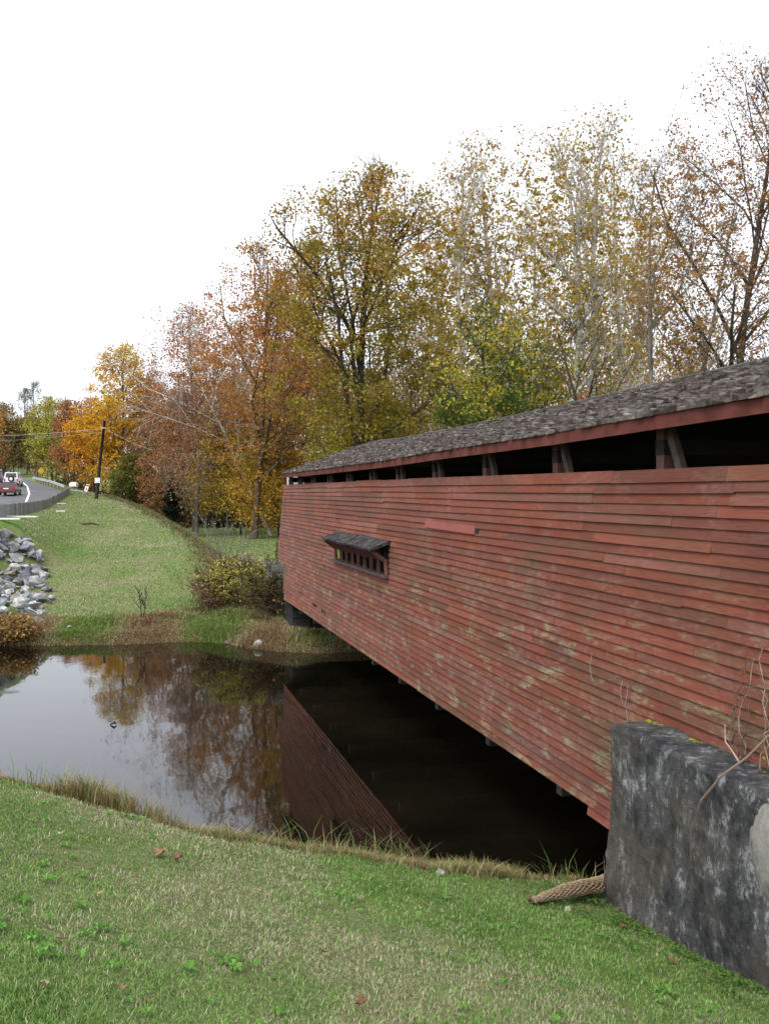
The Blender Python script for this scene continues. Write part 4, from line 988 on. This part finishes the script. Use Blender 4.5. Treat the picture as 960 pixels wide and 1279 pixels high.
LFL = ['small rusty leaf nearest the open end of the mesh roll', 'small rusty leaf on the soil just right of the mesh roll', 'rusty leaf at the wall foot, rightmost of the cluster by the mesh roll',
       'rusty leaf lowest of the cluster right of the mesh roll', 'single rusty leaf at the wall foot beside the clover', 'small leaf touching the underside of the mesh roll', 'upper of two brown leaves lying on the clover',
       'lower of two brown leaves lying on the clover', 'leftmost small brown leaf on the bank by the dark water', 'small brown leaf second in a row on the bank by the dark water', 'small brown leaf third in a row on the bank by the dark water',
       'small brown leaf fourth in a row on the bank by the dark water', 'brown leaf on the bank by the dark water, closest to the mesh roll']
for i, (x, y) in enumerate([(772, 1140), (782, 1152), (790, 1160), (778, 1163), (818, 1178), (765, 1130), (835, 1205), (842, 1212), (530, 1088), (590, 1084), (600, 1088), (612, 1086), (640, 1092)]):
    fallen_leaf(x, y, rr.uniform(.05, .09), (rr.uniform(.16, .24), rr.uniform(.09, .12), .055), LFL[i], 30 + i, 'rusty leaves by the wall foot' if x > 700 else 'brown leaves on the near bank')

# ------------------------------------------------------------------ dry vines on the wall at the right
def vines():
    r_ = random.Random(9); root_p = BR(5.0, 7.4, 2.75)
    root = empty('dry_vine', root_p, 'dry brown vine climbing the red boards at the right edge', 'vine')
    mb = MB(); tw = MB(); lf = MB()
    for i in range(15):
        s = r_.uniform(6.3, 7.35); z = 2.75; pts = []; n_ = 5.11
        for k in range(r_.randint(8, 16)):
            pts.append(BR(n_ - r_.uniform(0, .05), s, z)); s += r_.gauss(-.012, .045); z += r_.uniform(.04, .12)
        mb.tube(pts, [.007 * (1 - .6 * k / len(pts)) for k in range(len(pts))], 5, (.13, .09, .065) if r_.random() < .6 else (.32, .25, .2))
        for q in pts[2:]:
            if r_.random() < .75:
                e = q + Vector((r_.gauss(0, .05) - .02, r_.gauss(0, .06), r_.gauss(.03, .07))); m_ = (q + e) / 2 + Vector((0, 0, r_.gauss(0, .02)))
                tw.tube([q, m_, e], .0028, 3, (.17, .12, .09))
    mb.build('stem', attrmat('vine_bark', .9), root, root_p); tw.build('twig', attrmat('vine_twigs', .9), root, root_p)
    for i in range(9):
        c = BR(5.06, r_.uniform(6.4, 7.2), r_.uniform(2.9, 3.6)); a = Vector((r_.gauss(0, 1), r_.gauss(0, 1), r_.gauss(0, 1))).normalized() * .02; b = a.cross(Vector((0, 1, .3))).normalized() * .016
        MB().add([c - a, c + b, c + a, c - b], [(0, 1, 2, 3)], (.35, .3, .04) if i < 4 else (.2, .15, .08)).build('leaf', LEAF, root, root_p)
    p0 = BR(4.72, 7.15, 2.10); root2 = empty('bare_branch', p0, 'bare twig hanging over the front of the stained wall', 'branch')
    mb = MB(); pts = [BR(4.66, 7.3, 1.95), BR(4.62, 7.22, 2.25), BR(4.60, 7.05, 2.55), BR(4.68, 6.88, 2.8), BR(4.85, 6.8, 2.95), BR(5.05, 6.7, 3.2)]
    mb.tube(pts, [.004, .007, .010, .011, .010, .006], 6, (.20, .15, .12)); mb.build('stem', attrmat('branch_bark', .9), root2, p0)
    mb = MB(); mb.tube([BR(4.85, 6.9, 2.9), BR(4.95, 7.15, 2.93), BR(5.0, 7.3, 2.95), BR(5.05, 7.38, 3.08)], [.008, .006, .005, .003], 5, (.48, .33, .27)); mb.build('side_shoot', attrmat('pale_shoot', .8), root2, p0)
vines()
# thin cracked creeper lines / dead twigs on boards
mb = MB(); r_ = random.Random(4)
c0 = BR(5.14, 11.0, 3.0)
for (px, py, L) in ((740, 815, .32), (785, 855, .45), (778, 850, .25)):
    th = atan((px - 480) / F) + TH; s = 5.15 / tan(th); Yw = 5.15 * sin(TH) + s * cos(TH); z = EYE - (py - HY) / F * Yw
    mb.tube([BR(5.14, s, z), BR(5.12, s + .02, z - L / 2), BR(5.13, s - .03, z - L)], .004, 4, (.3, .24, .2))
tag(mb.build('dead_creeper', attrmat('creeper', .9), None, c0), 'thin dead creeper strands stuck on the middle of the red boards', 'vine')

# ------------------------------------------------------------------ roadside fence, guardrail
FW = attrmat('weathered_planks', .9, .35, 5)
def plank_fence():
    o0 = (xfence(80), 80, float(zroad(80))); root = empty('plank_fence', o0, 'grey weathered upright plank fence along the outer edge of the road', 'fence')
    mb = MB(); r_ = random.Random(2); Y = 42.5
    while Y < 113:
        X = float(xfence(Y)); X2 = float(xfence(Y + .3)); z = h1(X + .1, Y); d_ = Vector((X2 - X, .3, 0)).normalized(); wd = .15 + .0006 * Y; hh = .70 + r_.gauss(0, .02)
        p = Vector((X, Y, z)); g_ = r_.uniform(.14, .38); n_ = Vector((d_.y, -d_.x, 0))
        a = p; b = p + d_ * wd; t_ = n_ * .03
        mb.hexa([a, a + t_, b + t_, b, a + Vector((0, 0, hh)), a + t_ + Vector((0, 0, hh)), b + t_ + Vector((0, 0, hh)), b + Vector((0, 0, hh))], (g_, g_ * .97, g_ * .98))
        Y += (wd + .02) * d_.y
    mb.build('plank', FW, root, o0)
    Y = 43
    rl = MB(); pts = [Vector((float(xfence(y)) - .06, y, h1(float(xfence(y)) + .1, y) + .52)) for y in np.arange(42.5, 113, 3)]
    for a, b in zip(pts[:-1], pts[1:]): rl.bar(a, b, .06, .14)
    rl.build('rail', GREYW, root, o0)
    for y in np.arange(43, 113, 5.0):
        x = float(xfence(y)) - .16; z = h1(x, y); MB().box(x - .08, x + .08, y - .08, y + .08, z - .3, z + .72).build('post', GREYW, root, o0)
plank_fence()
GALV = simple('galvanised_steel', (.45, .46, .47), .5, .3, .2)
def guardrail():
    ys_ = list(np.arange(113.5, 146.5, 1.5)); o0 = (float(xfence(130)) + .1, 130., float(zroad(130)))
    root = empty('guardrail', o0, 'pale steel guardrail curving away behind the plank fence', 'guardrail')
    mb = MB(); prof = [(0, 0), (.07, .04), (.07, .10), (0, .155), (.07, .21), (.07, .27), (0, .31)]
    ring = []
    for y in ys_:
        x = float(xfence(y)) - .3; z = float(zroad(y)) + .45; ring.append([Vector((x - q[0], y, z + q[1])) for q in prof] + [Vector((x - q[0] + .02, y, z + q[1])) for q in prof[::-1]])
    n = len(ring[0]); V = [p for r in ring for p in r]
    mb.add(V, [(i*n + k, i*n + (k+1) % n, (i+1)*n + (k+1) % n, (i+1)*n + k) for i in range(len(ring) - 1) for k in range(n)] + [tuple(range(n)), tuple(range(len(V) - 1, len(V) - n - 1, -1))])
    mb.build('rail', GALV, root, o0)
    for y in ys_[::2]:
        x = float(xfence(y)) - .12; z = float(zroad(y)); MB().box(x - .07, x + .07, y - .07, y + .07, z - .3, z + .74).build('post', GREYW, root, o0)
    y = ys_[-1] + .3; x = float(xfence(y)) - .35; z = float(zroad(y)) + .4; mb = MB(); mb.tube([(x, y, z), (x, y, z + .42)], .18, 10); mb.build('end_cap', GALV, root, o0)
guardrail()

# ------------------------------------------------------------------ utility pole, wires
def pole():
    b = gpx(120, 623, 60); Y = b.y; top = P(131, 525, Y); root = empty('utility_pole', b, 'dark leaning wooden utility pole at the top of the far lawn', 'pole')
    mb = MB(); mb.tube([b - Vector((0, 0, .5)), b.lerp(top, .5), top], [.19, .165, .13], 10); mb.build('shaft', DARKW, root, b, smooth=True)
    q = b.lerp(top, .235); mb = MB(); mb.box(q.x - .28, q.x + .28, q.y - .24, q.y - .21, q.z - .28, q.z + .28); mb.build('notice', simple('white_notice', (.75, .76, .78), .6), root, b)
    q = b.lerp(top, .9); mb = MB(); mb.tube([q + Vector((-.25, -.2, 0)), q + Vector((.25, -.2, 0))], .05, 6); mb.build('bracket', GALV, root, b)
    q = b.lerp(top, .895)
    def wire(a, e, sag, label, r=.022, name='overhead_wire'):
        a = Vector(a); e = Vector(e); pts = [a.lerp(e, t) - Vector((0, 0, sag * 4 * t * (1 - t))) for t in np.linspace(0, 1, 24)]
        mb = MB(); mb.tube(pts, r, 4, (.3, .3, .31)); tag(mb.build(name, attrmat('wire_metal', .6, .1), None, a), label, 'wire')
    wire(q, P(-120, 542, 150), .6, 'overhead wire running from the pole over the road to the left')
    wire(q + Vector((0, 0, .12)), P(190, 562, 90), .2, 'thin guy wire sloping down from the pole to the right', .016)
    wire(q - Vector((0, 0, .35)), P(-120, 548, 152), .7, 'lower thin overhead wire crossing above the far cars', .014)
pole()

# ------------------------------------------------------------------ signs, barricade, rail gate
YS = simple('yellow_sign', (.75, .42, .02), .5, var=.08); WS = simple('white_sign', (.78, .78, .76), .5, var=.08); RS_ = simple('red_sign', (.6, .04, .04), .5)
def signs():
    Y = 152; X = (52 - 480) / F * Y; z = h1(X, Y); t = P(52, 588, Y); root = empty('warning_sign', (X, Y, z), 'yellow diamond warning sign at the bend of the road', 'sign')
    MB().tube([(X, Y, z - .3), (X, Y, t.z + .6)], .04, 6).build('sign_post', GALV, root, (X, Y, z))
    r = .56; mb = MB(); mb.add([t + Vector((0, -.06, -r)), t + Vector((r, -.06, 0)), t + Vector((0, -.06, r)), t + Vector((-r, -.06, 0)), t + Vector((0, -.04, -r)), t + Vector((r, -.04, 0)), t + Vector((0, -.04, r)), t + Vector((-r, -.04, 0))],
           [(0, 1, 2, 3), (7, 6, 5, 4), (0, 4, 5, 1), (1, 5, 6, 2), (2, 6, 7, 3), (3, 7, 4, 0)]); mb.build('sign_panel', YS, root, (X, Y, z))
    # tilted white and red board
    Y = 110; c = P(108.5, 609.5, Y); X = c.x; z = h1(X, Y); root = empty('road_closed_sign', (X, Y, z), 'tilted white and red sign board beside the utility pole', 'sign')
    R_ = Matrix.Rotation(radians(18), 4, 'Y')
    def q(x, y, zz): return c + (R_ @ Vector((x, y, zz)))
    mb = MB(); mb.box(-.2, .2, 0, .03, -.55, .45, T=q); mb.build('sign_panel', WS, root, (X, Y, z))
    mb = MB(); mb.box(-.2, .2, -.012, -.003, .22, .38, T=q); mb.box(-.06, .08, -.012, -.003, -.22, -.02, T=q); mb.box(-.2, .2, -.012, -.003, -.52, -.42, T=q); mb.build('red_band', RS_, root, (X, Y, z))
    for sx in (-.16, .16): MB().bar(q(sx, .05, .3), q(sx + .12, .1, -1.5), .05, .05).build('leg', GREYW, root, (X, Y, z))
    # white box
    Y = 114; c = P(92.5, 604.5, Y); z = h1(c.x, Y); root = empty('mailbox', (c.x, Y, z), 'small white rounded box on a post behind the plank fence corner', 'mailbox')
    mb = MB(); V = []
    for yy_ in (-.45, .45):
        for k in range(9): a = pi * k / 8; V.append(c + Vector((cos(a) * .42, yy_, sin(a) * .26 - .02)))
        V += [c + Vector((-.42, yy_, -.3)), c + Vector((.42, yy_, -.3))]
    mb.add(V, [tuple(range(11)), tuple(range(21, 10, -1))] + [(k, (k+1) % 11, 11 + (k+1) % 11, 11 + k) for k in range(11)]); mb.build('box', WS, root, (c.x, Y, z))
    MB().tube([(c.x, Y, z - .2), (c.x, Y, c.z - .3)], .06, 6).build('post', GREYW, root, (c.x, Y, z))
    # low pipe gate between fence and pole
    Y = 112.5; A = P(89, 612, Y); B = P(104, 614, Y); z = min(h1(A.x, Y), h1(B.x, Y)); root = empty('rail_gate', (A.x, Y, z), 'low pale pipe barrier between the plank fence and the tilted sign', 'barrier')
    for dz in (.0, -.42): MB().tube([A + Vector((0, 0, dz)), B + Vector((0, 0, dz))], .045, 6).build('rail', GALV, root, (A.x, Y, z))
    for p in (A, A.lerp(B, .5), B): MB().tube([(p.x, p.y, h1(p.x, p.y) - .2), (p.x, p.y, p.z + .1)], .06, 6).build('post', GALV, root, (A.x, Y, z))
    # white planks lying in the grass
    for px, py, L, ang, lab in ((25, 647.5, 2.0, -.25, 'white board lying in the grass under the plank fence'), (3, 650.5, 1.6, .1, 'white board at the left edge below the plank fence'), (77, 630, .8, .2, 'short white board high on the far lawn'), (76, 640, .6, .3, 'faint pale scrap on the far lawn below the short white board')):
        g_ = gpx(px, py, 34); mb = MB(); mb.box(-L/2, L/2, -.12, .12, 0, .07); o = mb.build('board', WS); o.location = g_ + Vector((0, 0, .06)); o.rotation_euler = (0, 0, ang); tag(o, lab, 'board')
    g_ = gpx(108, 657, 34); mb = MB(); mb.tube([(-.8, 0, .05), (-.2, .05, .12), (.3, 0, .16), (.8, .1, .06)], [.03, .06, .08, .03], 6, (.08, .06, .05)); o = mb.build('fallen_branch', attrmat('branch', .9)); o.location = g_; tag(o, 'short dark branch lying on the middle of the far lawn', 'branch')
signs()

# ------------------------------------------------------------------ cars
GLASS = simple('dark_car_glass', (.03, .035, .04), .1, spec=.6, var=.1); TYRE = simple('tyre', (.02, .02, .02), .9); LAMP = simple('red_lamp', (.5, .02, .02), .3, spec=.5)
def loft(mb, secs, col=(1, 1, 1)):
    n = len(secs[0]); V = [p for s in secs for p in s]
    mb.add(V, [(i*n + k, (i+1)*n + k, (i+1)*n + (k+1) % n, i*n + (k+1) % n) for i in range(len(secs) - 1) for k in range(n)] + [tuple(range(n - 1, -1, -1)), tuple(range((len(secs)-1)*n, len(secs)*n))], col)
def car(px, Y, label, color, suv=False, heading=None):
    X = (px - 480) / F * Y; z = float(zroad(Y)); root = empty('suv' if suv else 'sedan', (X, Y, z + .01), label, 'car', 'cars on the far road', rz=0)
    hd = atan2(-(float(xline(Y + 4)) - float(xline(Y))), 4) if heading is None else heading; root.rotation_euler = (0, 0, hd * .55)
    PM = simple('car_paint', color, .25, spec=.6, var=.06)
    W = .88; prof = ([(-2.15, .35, .75), (-2.2, .5, 1.0), (-2.1, .95, 1.05), (-1.2, 1.02, 1.0), (1.2, .98, .98), (2.0, .85, .9), (2.2, .45, .8)] if not suv else [(-2.1, .4, .9), (-2.15, .6, 1.0), (-2.1, 1.12, 1.05), (.9, 1.12, 1.0), (2.0, 1.0, .95), (2.15, .5, .85)])
    zb = .28 if not suv else .38
    mb = MB(); secs = []
    for (y, zt, kx) in prof:
        w_ = W * min(kx, 1.0); secs.append([(-w_, y, zb), (w_, y, zb), (w_ * 1.02, y, (zb + zt) / 2), (w_ * .97, y, zt - .06), (w_ * .85, y, zt), (-w_ * .85, y, zt), (-w_ * .97, y, zt - .06), (-w_ * 1.02, y, (zb + zt) / 2)])
    loft(mb, secs); mb.build('body', PM, root, smooth=False)
    cab = [(-1.45, 1.0, .78), (-.95, 1.4, .66), (.15, 1.42, .66), (.95, .98, .76)] if not suv else [(-2.08, 1.1, .84), (-1.98, 1.82, .72), (.3, 1.84, .72), (1.05, 1.1, .80)]
    mb = MB(); secs = []
    for (y, zt, w_) in cab: secs.append([(-.8, y, .95), (.8, y, .95), (w_, y, zt), (-w_, y, zt)])
    loft(mb, secs); mb.build('cabin', GLASS if not suv else PM, root)
    if not suv:
        mb = MB(); mb.box(-.66, .66, -.97, .2, 1.40, 1.44); mb.build('roof', PM, root)
        mb = MB()
        for sx in (-1, 1): mb.bar((sx * .79, -1.45, .98), (sx * .66, -.95, 1.41), .07, .06); mb.bar((sx * .77, .95, .96), (sx * .66, .15, 1.42), .07, .06)
        mb.build('pillar', PM, root)
    else:
        mb = MB(); mb.hexa([(-.66, -2.10, 1.18), (.66, -2.10, 1.18), (.66, -2.06, 1.18), (-.66, -2.06, 1.18), (-.60, -2.01, 1.70), (.60, -2.01, 1.70), (.6, -1.96, 1.70), (-.6, -1.96, 1.70)]); mb.build('rear_window', GLASS, root)
        for sx in (-1, 1): mb = MB(); mb.hexa([(sx*.805, -1.7, 1.2), (sx*.83, -1.7, 1.2), (sx*.83, .6, 1.2), (sx*.805, .6, 1.2), (sx*.73, -1.7, 1.7), (sx*.76, -1.7, 1.7), (sx*.76, .3, 1.7), (sx*.73, .3, 1.7)]); mb.build('side_window', GLASS, root)
        mb = MB(); mb.tube([(.05, -2.18, .98), (.05, -2.42, .98)], .37, 18); sw = mb.build('spare_wheel', TYRE, root); mb = MB(); mb.tube([(.05, -2.425, .98), (.05, -2.435, .98)], .2, 14); mb.build('cover', WS, sw)
    for sx in (-1, 1):
        mb = MB(); a, b = (.50, .86) if not suv else (.66, .84)
        zl, zh = (.68, .86) if not suv else (.65, .98); yb = -2.235 if not suv else -2.185
        mb.box(min(sx*a, sx*b), max(sx*a, sx*b), yb, yb + .06, zl, zh); mb.build('tail_light', LAMP, root)
        for y in (-1.3, 1.35):
            rad = .31 if not suv else .37
            mb = MB(); mb.tube([(sx * .68, y, rad), (sx * .90, y, rad)], rad, 18); wh = mb.build('wheel', TYRE, root); mb = MB(); mb.tube([(sx * .902, y, rad), (sx * .915, y, rad)], rad * .6, 12); mb.build('rim', GALV, wh)
    mb = MB(); mb.box(-.26, .26, -2.245 if not suv else -2.2, -2.225 if not suv else -2.17, .66 if not suv else .5, .80 if not suv else .62); mb.build('licence_plate', WS, root)
    mb = MB(); mb.box(-.86, .86, -2.30, -2.15, .34, .50); mb.build('bumper', PM if not suv else TYRE, root)
    return root
car(13, 106, 'dark red sedan seen from behind on the far road', (.11, .008, .016))
car(17.5, 124, 'white boxy suv with spare wheel on its rear door ahead of the red sedan', (.75, .75, .75), True)
car(-3, 142, 'dark car cut off by the left edge of the photo', (.02, .022, .026))

g_ = Vector(P(143, 905, 21.2)); mb = MB(); mb.tube([(-.09, 0, 0), (0, .01, .05), (.05, 0, .0)], [.012, .03, .008], 6, (.02, .018, .015)); o = mb.build('floating_twig', attrmat('wet_wood', .6)); o.location = (g_.x, g_.y, .01)
tag(o, 'tiny dark twig floating on the bright patch of water', 'twig')
